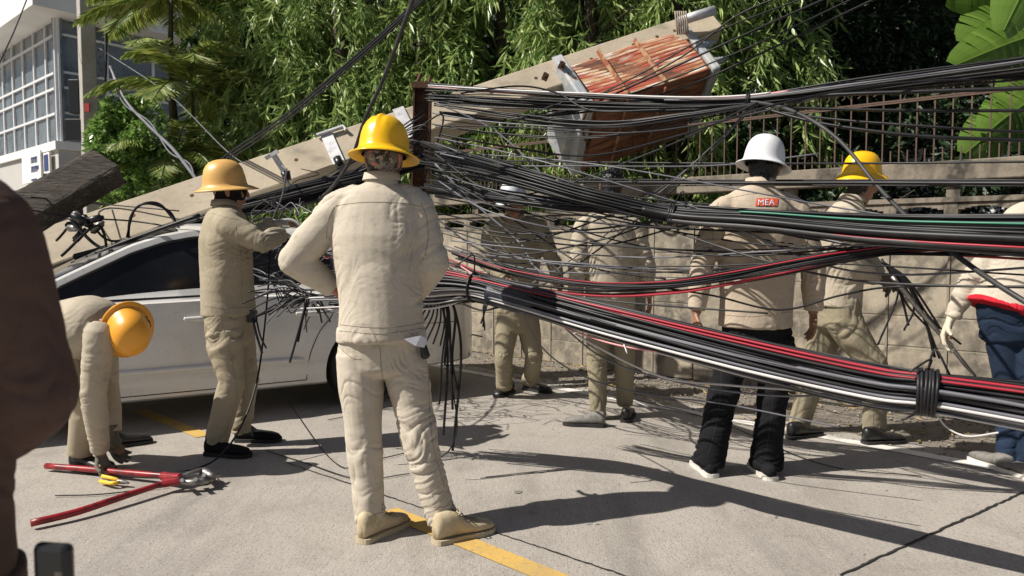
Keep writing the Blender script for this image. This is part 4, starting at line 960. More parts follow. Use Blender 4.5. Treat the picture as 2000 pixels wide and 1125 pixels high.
def person(label, J, jm, tm, ground, skin='skin', k=1.0, vox=.0066, face=None, tilt=None, hat=None, hair=False, shoes=('shoe_black', 'rubber'), gloves=None, collar=True, seed=0, hands=None,
           jw=1.0, tw=1.0, hem=None, cuff=1.0, lace=None, boot=None, shoe_h=.11, neck_wrap=None, afold=1.0, jdepth=1.0, helm=None, aw=1.0, group=None, legend=None):
    """J: joints as world vectors. keys pel, che, nek, hed, sL eL wL, sR eR wR, hL kL aL tL, hR kR aR tR (t = toe, a = ankle)"""
    root = empty('person', (ground.x, ground.y, 0), label, 'person', group)
    pel, che, nek, hed = J['pel'], J['che'], J['nek'], J['hed']
    ac = (J['sR'] - J['sL']).normalized(); ah = (J['hR'] - J['hL']).normalized(); tdir = (nek - pel).normalized()
    arms = [('L', -1), ('R', 1)]
    # --- skin body: one continuous mesh
    mb = MB()
    mb.loft([(pel - tdir * .05, ah, .13 * k, .09 * k), (pel.lerp(che, .5), ah, .12 * k, .085 * k), (che, ac, .135 * k, .09 * k), (nek - tdir * .06, ac, .09 * k, .06 * k)], 16, 3)
    up_h = tilt or (hed - nek).normalized(); ff = face
    mb.loft([(nek - tdir * .05, ac, .062 * k, .062 * k), (nek, ac, .056 * k, .058 * k), (hed - up_h * .05, ac, .054 * k, .060 * k)], 16, 3)
    hp = head_mb(mb, hed, up_h, ff, k)
    for q, sg in arms:
        s_, e_, w_ = J['s' + q], J['e' + q], J['w' + q]
        mb.tube([s_.lerp(che, .4), s_, s_.lerp(e_, .5), e_, e_.lerp(w_, .5), w_], [.05 * k, .052 * k, .042 * k, .036 * k, .034 * k, .026 * k], 12, 3)
        h_, kn, an = J['h' + q], J['k' + q], J['a' + q]
        mb.tube([h_.lerp(pel, .3), h_.lerp(kn, .2), h_.lerp(kn, .6), kn, kn.lerp(an, .3), an], [.075 * k, .075 * k, .06 * k, .048 * k, .048 * k, .034 * k], 12, 3)
        hd = (hands or {}).get(q)
        dh, nh, sh_, cu = hd if hd else ((w_ - e_).normalized(), (che - w_).normalized(), V((0, -1, 0)) if abs((w_ - e_).normalized().y) < .9 else V((1, 0, 0)), .45)
        hand_mb(mb, w_, dh, nh, sh_, cu, (.80 if gloves and gloves.get(q) else .95) * k)
    me = remesh(mb, .0062, 2); part('body', me, M[skin], root)
    # eyes
    for sg in (-1, 1):
        pass
    # --- trousers
    mb = MB(); wst = pel.lerp(che, .28 if hem is None else .28)
    mb.loft([(wst, ah, .150 * k * tw, .110 * k * tw), (pel, ah, .172 * k * tw, .128 * k * tw), (J['hL'].lerp(J['hR'], .5) - tdir * .02, ah, .178 * k * tw, .125 * k * tw)], 28, 4, caps=.5)
    bones = [(pel - tdir * .12, wst, .004, .002, .0025)]
    for q, sg in arms:
        h_, kn, an = J['h' + q], J['k' + q], J['a' + q]
        sidev = ah if abs((kn - an).normalized().dot(ah)) < .8 else V((0, 1, 0))
        a2 = an + (an - kn).normalized() * .015
        mb.loft([(h_ + (h_ - kn).normalized() * .02, sidev, .092 * k * tw, .110 * k * tw), (h_.lerp(kn, .35), sidev, .090 * k * tw, .098 * k * tw), (h_.lerp(kn, .75), sidev, .078 * k * tw, .082 * k * tw), (kn, sidev, .072 * k * tw, .076 * k * tw),
                 (kn.lerp(an, .4), sidev, .068 * k * tw * (1 + (cuff - 1) * .4), .072 * k * tw * (1 + (cuff - 1) * .4)), (a2, sidev, .060 * k * tw * cuff, .066 * k * tw * cuff)], 22, 4, caps=.12)
        bones += [(h_, kn, .010, .013, .0035), (kn, an, .012, .012, .003)]
    me = remesh(mb, vox, 5); folds(me, bones, afold, seed + 5); part('trousers', me, M[tm], root)
    # --- jacket
    mb = MB(); hm = hem if hem is not None else .10; jb = pel - tdir * hm
    D = jdepth
    mb.loft([(jb, ah, .182 * k * jw, .135 * k * jw * D), (pel.lerp(che, .25), ah, .176 * k * jw, .132 * k * jw * D), (pel.lerp(che, .65), ac, .190 * k * jw, .132 * k * jw * D), (che, ac, .208 * k * jw, .130 * k * jw * D), (che.lerp(nek, .55), ac, .192 * k * jw, .108 * k * jw * D),
             (che.lerp(nek, .80), ac, .155 * k * jw, .090 * k * D), (nek, ac, .074 * k, .072 * k)], 32, 4, caps=.10)
    bones = [(jb, che, .005, .002, .0022), (che, nek, .001, .001, .001), (J['sL'].lerp(che, .3), J['sL'], .002, .005, .003), (J['sR'].lerp(che, .3), J['sR'], .002, .005, .003)]
    for q, sg in arms:
        s_, e_, w_ = J['s' + q], J['e' + q], J['w' + q]; st = V((0, 0, 1)) if abs((e_ - s_).normalized().z) < .8 else V((0, 1, 0))
        mb.loft([(s_.lerp(nek, .42), st, .060 * k, .066 * k), (s_, st, .075 * k * aw, .078 * k * aw), (s_.lerp(e_, .45), st, .073 * k * aw, .073 * k * aw), (e_, st, .065 * k * aw, .065 * k * aw)], 20, 4)
        st = V((0, 0, 1)) if abs((w_ - e_).normalized().z) < .8 else V((0, 1, 0))
        mb.loft([(e_, st, .064 * k * aw, .064 * k * aw), (e_.lerp(w_, .45), st, .059 * k * aw, .059 * k * aw), (e_.lerp(w_, .93), st, .048 * k * aw, .046 * k * aw)], 20, 4, caps=.12)
        bones += [(s_, e_, .006, .014, .004), (e_, w_, .014, .008, .004)]
    me = remesh(mb, vox, 6); folds(me, bones, afold, seed + 21); jk = part('jacket', me, M[jm], root)
    if collar:
        cmb = MB(); cv = []; cf_ = []
        for r_, (rr, z) in enumerate(((.078, -.03), (.070, .012), (.067, .040), (.074, .043), (.082, .010))):
            for i in range(28):
                a = 2 * math.pi * i / 28; fr = ff - tdir * ff.dot(tdir); fr.normalize(); rt = fr.cross(tdir)
                cv.append(nek + (fr * math.sin(a) * rr * 1.02 + rt * math.cos(a) * rr) * k + tdir * (z - .022 * max(0, math.sin(a)) ** 2 * (1 if r_ else 0)))
        for r_ in range(4):
            for i in range(28): cf_.append((r_ * 28 + i, r_ * 28 + (i + 1) % 28, (r_ + 1) * 28 + (i + 1) % 28, (r_ + 1) * 28 + i))
        c_ = MB().add(cv, cf_).build('collar', M[jm], jk, smooth=True, inv=False); c_.data.transform(root.matrix_world.inverted())
    if gloves:
        for q in gloves:
            mb = MB(); e_, w_ = J['e' + q], J['w' + q]; hd = (hands or {}).get(q)
            dh, nh, sh_, cu = hd if hd else ((w_ - e_).normalized(), (che - w_).normalized(), V((0, -1, 0)), .45)
            hand_mb(mb, w_, dh, nh, sh_, cu, (1.3 if gloves[q] == 'glove_white' else 1.14) * k)
            mb.loft([(w_ - dh.normalized() * .06, sh_, .042 * k, .038 * k), (w_ - dh.normalized() * .03, sh_, .036 * k, .032 * k), (w_, sh_, .032 * k, .026 * k)], 14, 3, caps=.3)
            part('glove', remesh(mb, .0055, 2), M[gloves[q]], root)
    for q, sg in arms:
        an = J['a' + q]; heel, toe = J['e_' + q] if 'e_' + q in J else None, J['t' + q]
        if heel is None: dd = V((toe.x - an.x, toe.y - an.y, 0)).normalized(); heel = V((an.x, an.y, 0)) - dd * .065; heel.z = max(0, an.z - .09) ; 
        shoe(root, heel, toe, M[shoes[0] if not (boot and q in boot) else boot[q]], M[shoes[1]], k, lace=M[lace] if lace else None, h=shoe_h)
    if hair:
        mb = MB(); r_ = up_h.cross(ff) * -1
        def hpz(x, y, z): return hed + r_ * x * k + ff * y * k + up_h * z * k
        f2 = (ff - up_h * ff.dot(up_h)).normalized()
        secs = [(-.075, -.055, .045, .040), (-.04, -.035, .069, .066), (.0, -.022, .080, .084), (.04, -.012, .083, .098), (.08, -.008, .074, .088), (.112, -.006, .045, .055)]
        mb.loft([(hed + f2 * y * k + up_h * z * k, r_, a * k, b * k) for z, y, a, b in secs], 26, 4)
        me = remesh(mb, .006, 1); n = len(me.vertices); co = np.empty(n * 3, np.float32); me.vertices.foreach_get('co', co); co = co.reshape(-1, 3); no = np.empty(n * 3, np.float32); me.vertices.foreach_get('normal', no); no = no.reshape(-1, 3)
        co = co + no * ((vnoise(co * np.array([110, 110, 45]), 5) - .5) * .014)[:, None]; me.vertices.foreach_set('co', co.astype(np.float32).ravel()); me.update(); part('hair', me, M['hair'], root)
    if neck_wrap:
        mb = MB(); mb.loft([(nek + tdir * .005, ac, .068 * k, .068 * k), (nek.lerp(hed, .5), ac, .068 * k, .074 * k), (hed - up_h * .02 * k, ac, .080 * k, .098 * k), (hed + up_h * .045 * k, ac, .080 * k, .102 * k)], 20, 4, caps=.3)
        me = remesh(mb, .008, 2); folds(me, [(nek, hed, .004, .002, .003)], 1, seed); part('balaclava', me, M[neck_wrap], root)
    if helm:
        hm_, ho, hu, hf, kw = helm; helmet(root, hed + (hu or up_h).normalized() * .028 * k + (ho or V((0, 0, 0))), hu or up_h, hf or ff, M[hm_], k, **kw)
    return root, jk

def JJ(d, pts):
    """joints from photo points with a depth offset each"""
    return {n_: P(x, y, d + dz) for n_, (x, y, dz) in pts.items()}
def setfeet(J, **kw):
    for n_, (x, y) in kw.items(): J[n_] = G(x, y)
    return J
X_, Y_, Z_ = V((1, 0, 0)), V((0, 1, 0)), V((0, 0, 1))

# 1 worker in the middle, hands on hips, seen from behind
J = JJ(3.16, dict(pel=(745, 640, 0), che=(741, 462, .02), nek=(746, 358, .02), hed=(750, 308, .03), sL=(662, 409, .03), eL=(576, 508, -.0), wL=(658, 566, .07), sR=(811, 407, .02), eR=(846, 520, .02), wR=(800, 585, .17),
                  hL=(703, 700, 0), kL=(712, 872, -.02), aL=(724, 1022, -.03), hR=(788, 700, .02), kR=(822, 868, -.03), aR=(862, 1010, -.04)))
J['e_L'] = G(704, 1062); J['tL'] = G(792, 1020); J['e_R'] = G(848, 1063); J['tR'] = G(955, 1036)
r1, jk1 = person('worker in bright yellow helmet, hands on hips, standing on the yellow road line', J, 'khaki', 'khaki', G(790, 1050), skin='skin_lt', vox=.0055, face=V((.25, 1, -.05)).normalized(), tilt=V((.02, .05, 1)).normalized(),
    shoes=('shoe_tan', 'sole_tan'), lace='khaki3', collar=True, seed=1, hem=.05, neck_wrap='camo', helm=('yellow_plastic', None, V((.03, .10, 1)), V((.2, 1, 0)), {}), tw=1.03, cuff=1.0, jw=1.0, jdepth=1.18, aw=1.05, shoe_h=.13,
    hands={'L': (V((.55, .5, -.45)), V((.5, -.3, .2)), V((0, -1, .3)), .8), 'R': (V((-.6, .5, -.3)), V((-.2, .8, 0)), V((0, 0, 1)), .5)})
tdir = (J['nek'] - J['pel']).normalized(); ah = (J['hR'] - J['hL']).normalized()
mb = MB(); c = J['pel'] - tdir * .028; mb.loft([(c - tdir * .03, ah, .188, .141), (c, ah, .189, .142), (c + tdir * .028, ah, .186, .140)], 40, 2, caps=.06)
me = remesh(mb, .006, 1); folds(me, [(c - tdir * .05, c + tdir * .05, .001, .001, .001)], 1, 3); wb = part('waistband', me, M['khaki'], r1)
for px, py in ((781, 652), (802, 655)):
    c = P(px, py, 3.01); MB().cyl(c, c + V((0, -.006, 0)), .009, 14).build('button', M['steel'], r1)
MB().add([P(788, 662, 3.03), P(822, 655, 3.06), P(834, 662, 3.10), P(833, 680, 3.10), P(812, 676, 3.04)], [(0, 1, 2, 3, 4)]).build('shirt_tail', M['white_cloth'], r1)
MB().loft([(P(826, 672, 3.1), Y_, .012, .014), (P(831, 695, 3.1), Y_, .014, .02)], 12, 3).build('phone_pouch', M['black_plastic'], r1, smooth=True)

def on_person(root, objs, px, py, off):
    best = None; inv = root.matrix_world.inverted(); d = ray(px, py).normalized(); o = V((0, 0, CH))
    for b_ in objs:
        loc, n_, i_, ds_ = b_.ray_cast(inv @ o, d)
        if loc and (best is None or ds_ < best[1]): best = (loc, ds_)
    return (root.matrix_world @ best[0]) - d * off if best else None
def seams(root, lines, m, r=.0016, name='seam'):
    dg_ = bpy.context.evaluated_depsgraph_get(); ob = [BVHTree.FromObject(c, dg_) for c in root.children if c.name.split('.')[0] in ('jacket', 'trousers', 'waistband')]
    for ln in lines:
        P2 = crom([V((x, y, 0)) for x, y in ln], 14); ps = [on_person(root, ob, p.x, p.y, -.0002) for p in P2]; ps = [p for p in ps if p]
        if len(ps) > 3: MB().tube(ps, r, 5).build(name, m, root, smooth=True)
M['seam'] = cloth('seam_thread', (.27, .23, .18)); M['seam_dark'] = mat('seam_dark', (.03, .03, .032), .9)
seams(r1, [[(655, 402), (700, 396), (745, 395), (790, 397), (822, 404)], [(653, 404), (641, 430), (638, 465)], [(822, 396), (833, 425), (836, 465), (830, 500)], [(664, 634), (700, 638), (745, 640), (790, 637), (828, 630)],
           [(662, 646), (745, 652), (826, 641)], [(742, 678), (746, 730), (755, 792)], [(668, 684), (690, 700), (705, 702)], [(836, 700), (838, 780), (846, 870), (868, 950)], [(702, 1000), (722, 1006), (748, 1000)], [(846, 990), (868, 990), (888, 980)]], M['seam'])
# 2 back view, white helmet, black trousers
J = JJ(4.0, dict(pel=(1476, 615, 0), che=(1478, 460, 0), nek=(1484, 364, .02), hed=(1494, 329, .04), sL=(1405, 420, 0), eL=(1372, 515, -.02), wL=(1360, 612, -.05), sR=(1557, 420, 0), eR=(1588, 520, 0), wR=(1588, 612, -.02),
                 hL=(1440, 665, 0), kL=(1408, 790, 0), aL=(1386, 900, 0), hR=(1518, 665, 0), kR=(1508, 795, 0), aR=(1495, 905, 0)))
J['e_L'] = G(1392, 934); J['tL'] = G(1362, 905); J['e_R'] = G(1508, 940); J['tR'] = G(1476, 912)
r2, jk2 = person('man in white helmet and black trousers seen from behind the thick cable bundle', J, 'tan', 'black_cloth', G(1450, 930), vox=.006, face=V((.55, 1, -.25)).normalized(), tilt=V((.16, .16, 1)).normalized(),
    shoes=('black_cloth', 'sole_white'), seed=3, hem=.06, hair=True, helm=('white_plastic', V((-.01, 0, .008)), V((.16, .10, 1)), V((.7, .8, 0)), dict(ridges=False, brim=.96)), tw=1.02, cuff=1.35, jw=1.10, aw=1.02, shoe_h=.08)
seams(r2, [[(1420, 388), (1478, 378), (1545, 386)], [(1403, 395), (1392, 440), (1396, 500)], [(1566, 392), (1578, 440), (1574, 500)], [(1385, 612), (1470, 618), (1566, 606)]], M['seam'])
seams(r2, [[(1410, 700), (1404, 800), (1384, 890)], [(1512, 700), (1508, 800), (1494, 900)]], M['seam_dark'])
# patch with letters on his back
bvh = BVHTree.FromObject(jk2, bpy.context.evaluated_depsgraph_get()); jinv = r2.matrix_world.inverted()
def on_back(px, py, off):
    o = V((0, 0, CH)); d = ray(px, py).normalized(); loc, n_, i_, ds_ = bvh.ray_cast(jinv @ o, d)
    return (r2.matrix_world @ loc if loc else P(px, py, 3.86)) - d * off
nx, ny = 10, 4; vs = [on_back(1475 + 43 * i / nx + (ny - j) * .8, 387 + 15 * j / ny, .004) for j in range(ny + 1) for i in range(nx + 1)]
fs = [(j * (nx + 1) + i, j * (nx + 1) + i + 1, (j + 1) * (nx + 1) + i + 1, (j + 1) * (nx + 1) + i) for j in range(ny) for i in range(nx)]
pt = MB().add(vs, fs).build('badge', mat('orange_red_patch', (.62, .09, .04), .8), r2)
cu = bpy.data.curves.new('t', 'FONT'); cu.body = 'MEA'; cu.size = 1; cu.extrude = 0; cu.align_x = 'CENTER'; cu.space_character = 1.05
to = bpy.data.objects.new('t', cu); COL.objects.link(to); bpy.context.view_layer.update(); tm_ = bpy.data.meshes.new_from_object(to.evaluated_get(bpy.context.evaluated_depsgraph_get())); bpy.data.objects.remove(to)
xs_ = [v.co.x for v in tm_.vertices]; x0_, x1_ = min(xs_), max(xs_)
for v in tm_.vertices: v.co = on_back(1481 + 32 * (v.co.x - x0_) / (x1_ - x0_), 400 - 11 * v.co.y / .7, .008)
tm_.update(); o_ = link('lettering', tm_, M['white_cloth'], pt); tm_.transform(jinv)

# 3 left worker by the car, turned right, reaching into the cables
J = JJ(4.4, dict(pel=(447, 610, 0), che=(440, 470, 0), nek=(440, 405, .02), hed=(447, 372, .04), sL=(430, 436, .16), eL=(500, 462, .22), wL=(538, 436, .26), sR=(446, 440, -.15), eR=(508, 472, -.16), wR=(552, 458, -.02),
                 hL=(462, 655, .09), kL=(480, 740, .12), aL=(470, 838, .14), hR=(437, 655, -.09), kR=(452, 745, -.10), aR=(424, 858, -.04)))
J['e_R'] = G(402, 888); J['tR'] = G(482, 893); J['e_L'] = G(460, 862); J['tL'] = G(520, 862)
r3, _ = person('worker in faded yellow helmet and black mask reaching into cables beside the car', J, 'khaki3', 'khaki3', G(440, 880), face=V((1, .45, -.15)).normalized(), tilt=V((.03, 0, 1)).normalized(),
    shoes=('black_cloth', 'rubber'), seed=6, hem=.01, neck_wrap='black_cloth', helm=('old_yellow', V((-.02, 0, 0)), V((-.06, -.08, 1)), V((1, .35, 0)), {}), jdepth=1.15, jw=.98, aw=1.0, tw=1.0, gloves={'L': 'glove_grey', 'R': 'glove_grey'},
    hands={'R': (V((1, .2, .1)), V((0, .6, -.8)), V((0, .4, .9)), .8), 'L': (V((1, .1, .15)), V((0, -.2, -1)), V((0, -.9, .2)), .7)})
mb = MB(); c = P(493, 618, 4.36); mb.box(c, (.05, .03, .07)); mb.tube([c, P(500, 650, 4.3), P(512, 690, 4.3)], .008, 6, 3); mb.tube([c + V((.02, 0, 0)), P(508, 655, 4.3), P(520, 680, 4.32)], .006, 6, 3)
mb.build('tool_pouch', M['shoe_black'], r3)

seams(r3, [[(412, 416), (440, 424), (470, 430)], [(398, 598), (440, 602), (492, 600)], [(460, 440), (470, 500), (472, 590)], [(430, 620), (452, 700), (462, 780), (440, 845)], [(400, 636), (420, 650), (448, 648)]], M['seam'])
# 4 bending worker at the left
J = JJ(3.95, dict(pel=(112, 652, .05), che=(176, 640, 0), nek=(222, 642, -.02), hed=(248, 640, -.05), sL=(200, 625, .17), eL=(208, 745, .22), wL=(222, 850, .16), sR=(196, 652, -.15), eR=(182, 768, -.13), wR=(197, 888, -.02),
                  hL=(130, 680, .12), kL=(196, 770, .16), aL=(206, 848, .30), hR=(118, 690, -.08), kR=(170, 790, .05), aR=(158, 880, .10)))
J['e_L'] = G(196, 878); J['tL'] = G(264, 868); J['e_R'] = G(140, 915); J['tR'] = G(196, 921)
r4, _ = person('bending worker in an orange-yellow helmet picking up pliers beside the car', J, 'khaki2', 'khaki3', G(170, 915), face=V((.3, -.28, -.9)).normalized(), tilt=V((.80, -.42, -.42)).normalized(),
    shoes=('shoe_black', 'rubber'), seed=9, hem=.02, hair=True, afold=.55, helm=('orange_plastic', V((0, 0, 0)), V((.56, -.70, -.36)), V((.3, -.3, -.9)), dict(ridges=False, brim=.90, flare=.016)), jdepth=1.32, aw=.98, tw=1.05, gloves={'R': 'glove_dark', 'L': 'glove_dark'},
    hands={'R': (V((.25, .0, -1)), V((.8, -.2, .2)), V((0, -.9, 0)), .9), 'L': (V((.1, .1, -1)), V((.8, -.2, .2)), V((0, -.9, 0)), .9)})

# 5 yellow helmet at the right, striding, head turned right
J = JJ(4.75, dict(pel=(1632, 585, 0), che=(1640, 460, 0), nek=(1664, 395, 0), hed=(1686, 357, 0), sL=(1632, 425, .16), eL=(1690, 500, .22), wL=(1718, 540, .18), sR=(1640, 435, -.15), eR=(1668, 520, -.15), wR=(1712, 545, -.05),
                  hL=(1620, 625, .09), kL=(1590, 730, .12), aL=(1560, 832, .18), hR=(1645, 625, -.09), kR=(1708, 715, -.14), aR=(1708, 838, -.08)))
J['e_R'] = G(1686, 868); J['tR'] = G(1782, 862); J['e_L'] = G(1540, 858); J['tL'] = G(1590, 850)
r5, _ = person('worker in a yellow helmet walking right with a bunch of cut cables in his hands', J, 'khaki2', 'olive', G(1640, 865), face=V((1, .35, -.35)).normalized(), tilt=V((.28, 0, 1)).normalized(),
    seed=12, hem=.04, hair=True, helm=('yellow_plastic', V((-.012, 0, .024)), V((.03, -.03, 1)), V((1, .3, 0)), dict(ridges=False, brim=1.02, flare=.035)), jdepth=1.15, tw=1.05, gloves={'L': 'glove_dark', 'R': 'glove_dark'},
    hands={'R': (V((.9, .2, -.4)), V((0, .5, -.9)), V((0, .4, .9)), 1.0), 'L': (V((.9, -.1, -.3)), V((0, -.6, -.8)), V((0, -.6, .7)), 1.0)})

seams(r5, [[(1610, 412), (1650, 418), (1680, 425)], [(1612, 590), (1640, 600), (1665, 596)], [(1640, 612), (1680, 680), (1702, 740), (1706, 830)]], M['seam'])
# 6 far worker facing the camera, grey helmet
J = JJ(5.95, dict(pel=(1010, 600, 0), che=(1008, 480, -.05), nek=(1005, 428, -.07), hed=(1003, 398, -.12), sR=(962, 448, -.05), eR=(950, 512, -.05), wR=(990, 548, -.22), sL=(1052, 448, -.05), eL=(1082, 512, -.05), wL=(1092, 560, -.15),
                  hR=(990, 632, 0), kR=(984, 700, -.05), aR=(984, 752, .05), hL=(1032, 632, .02), kL=(1042, 695, 0), aL=(1036, 742, .15)))
J['e_R'] = G(1000, 765); J['tR'] = G(958, 782); J['e_L'] = G(1024, 760); J['tL'] = G(1072, 768)
r6, _ = person('worker in a grey helmet facing the camera and looking down behind the cables', J, 'olive', 'olive', G(1010, 775), face=V((-.25, -1, -.55)).normalized(), tilt=V((-.05, -.30, 1)).normalized(),
    seed=15, hem=.03, hair=True, helm=('grey_plastic', V((0, 0, .01)), V((-.1, -.12, 1)), V((-.2, -1, 0)), dict(ridges=False)), aw=.95, jw=.98, tw=1.0)

# 7 far worker seen from behind, black hair
J = JJ(5.25, dict(pel=(1192, 590, 0), che=(1190, 475, 0), nek=(1190, 415, 0), hed=(1194, 365, .02), sL=(1140, 447, 0), eL=(1128, 520, -.05), wL=(1122, 590, -.06), sR=(1238, 447, 0), eR=(1262, 515, 0), wR=(1268, 580, .05),
                  hL=(1170, 625, 0), kL=(1166, 710, 0), aL=(1168, 806, 0), hR=(1216, 625, .02), kR=(1220, 710, .03), aR=(1220, 785, .1)))
J['e_L'] = G(1182, 834); J['tL'] = G(1148, 832); J['e_R'] = G(1222, 826); J['tR'] = G(1232, 800)
r7, _ = person('bareheaded black-haired worker seen from behind in a khaki shirt and dusty boots', J, 'khaki2', 'olive', G(1192, 825), face=V((.1, 1, -.15)).normalized(), hair=True, seed=18, hem=.05, shoe_h=.105, boot={'L': 'shoe_grey'}, aw=.95)

seams(r7, [[(1150, 436), (1192, 430), (1236, 437)], [(1140, 600), (1192, 606), (1242, 600)], [(1152, 440), (1146, 480), (1150, 520)], [(1232, 440), (1240, 480), (1238, 520)]], M['seam'])
# 8 man in jeans bending at the right edge
J = JJ(4.15, dict(pel=(1972, 592, 0), che=(2015, 480, .03), nek=(2055, 405, .06), hed=(2080, 370, .08), sL=(1955, 478, .06), eL=(1893, 555, .12), wL=(1858, 622, .15), sR=(2070, 470, 0), eR=(2080, 560, -.02), wR=(2060, 640, 0),
                  hL=(1958, 640, .05), kL=(1975, 790, .06), aL=(1966, 898, .02), hR=(2012, 650, -.02), kR=(2020, 790, -.05), aR=(2010, 905, -.05)))
J['e_L'] = G(1975, 925); J['tL'] = G(1940, 912); J['e_R'] = G(2040, 948); J['tR'] = G(1955, 912)
r8, jk8 = person('man in blue jeans and red-hemmed cream jacket bending at the right edge', J, 'khaki', 'denim', G(1985, 930), face=V((-.3, .9, -.6)).normalized(), seed=21, hem=.05, tw=.95, jw=1.04, aw=.95, shoes=('shoe_grey', 'sole_white'), shoe_h=.095, hair=True,
    gloves={'L': 'glove_white'}, hands={'L': (V((-.35, .1, -1)), V((.7, -.5, -.3)), V((-.6, -.7, .2)), .75)})
tdir = (J['nek'] - J['pel']).normalized(); ah = (J['hR'] - J['hL']).normalized(); c = J['pel'] - tdir * .02
mb = MB(); mb.loft([(c - tdir * .040, ah, .206, .160), (c - tdir * .018, ah, .204, .158)], 40, 3, caps=.06); me = remesh(mb, .006, 1); folds(me, [(c - tdir * .05, c + tdir * .05, .003, .003, .003)], 1, 3); part('red_hem', me, M['red_cloth'], r8)

# 9 man in dark brown close at the left edge
J = {n_: V(v) for n_, v in dict(pel=(-.86, .98, .80), che=(-.87, 1.0, 1.12), nek=(-.90, 1.03, 1.37), hed=(-.92, 1.06, 1.47), sR=(-.725, 1.0, 1.265), eR=(-.675, 1.02, 1.04), wR=(-.84, 1.18, .93), sL=(-1.06, 1.05, 1.25), eL=(-1.13, 1.06, .98), wL=(-1.1, 1.2, .82),
     hL=(-.97, 1.0, .76), kL=(-.97, 1.03, .42), aL=(-.97, 1.0, .09), hR=(-.765, .97, .78), kR=(-.77, 1.0, .42), aR=(-.77, .97, .09), tL=(-.97, 1.22, 0), tR=(-.78, 1.2, 0)).items()}
r9, _ = person('man in a dark brown shirt standing close to the viewer at the left edge', J, 'brown_cloth', 'brown_cloth', V((-.87, 1.0, 0)), face=V((.2, 1, 0)).normalized(), hair=True, seed=24, vox=.0062, jw=1.0, aw=1.0, hem=.08, afold=.45)
c = P(106, 1100, .93); pm_ = MB().box(c + V((0, .0, -.03)), (.052, .018, .115), Matrix.Rotation(rad(-8), 3, 'Z')); pm_.build('phone_holster', M['black_plastic'], r9, bevel=.009)
MB().box(c + V((.012, -.0105, -.03)), (.010, .002, .045), Matrix.Rotation(rad(-8), 3, 'Z')).build('holster_clip', M['steel'], r9)

# 10 onlooker behind the car at the far left
J = JJ(8.4, dict(pel=(112, 600, 0), che=(112, 510, 0), nek=(110, 463, 0), hed=(106, 436, -.04), sL=(142, 478, 0), eL=(152, 525, 0), wL=(135, 470, -.25), sR=(82, 478, 0), eR=(75, 530, 0), wR=(85, 575, -.1),
                 hL=(127, 615, 0), kL=(127, 660, 0), aL=(127, 705, 0), hR=(98, 615, 0), kR=(98, 660, 0), aR=(98, 705, 0)))
J = {a: V((v.x, v.y, v.z)) for a, v in J.items()}
for q in 'LR': J['a' + q].z = .09; J['k' + q].z = .42; J['t' + q] = V((J['a' + q].x + .03, J['a' + q].y - .2, 0))
person('onlooker in a dull cap behind the car, under the dark broken beam', J, 'brown_cloth', 'black_cloth', V((J['pel'].x, 8.4, 0)), face=V((.5, -1, -.1)).normalized(), seed=30, vox=.012, helm=('grey_plastic', None, V((0, 0, 1)), V((.4, -1, 0)), dict(ridges=False, brim=.85)))

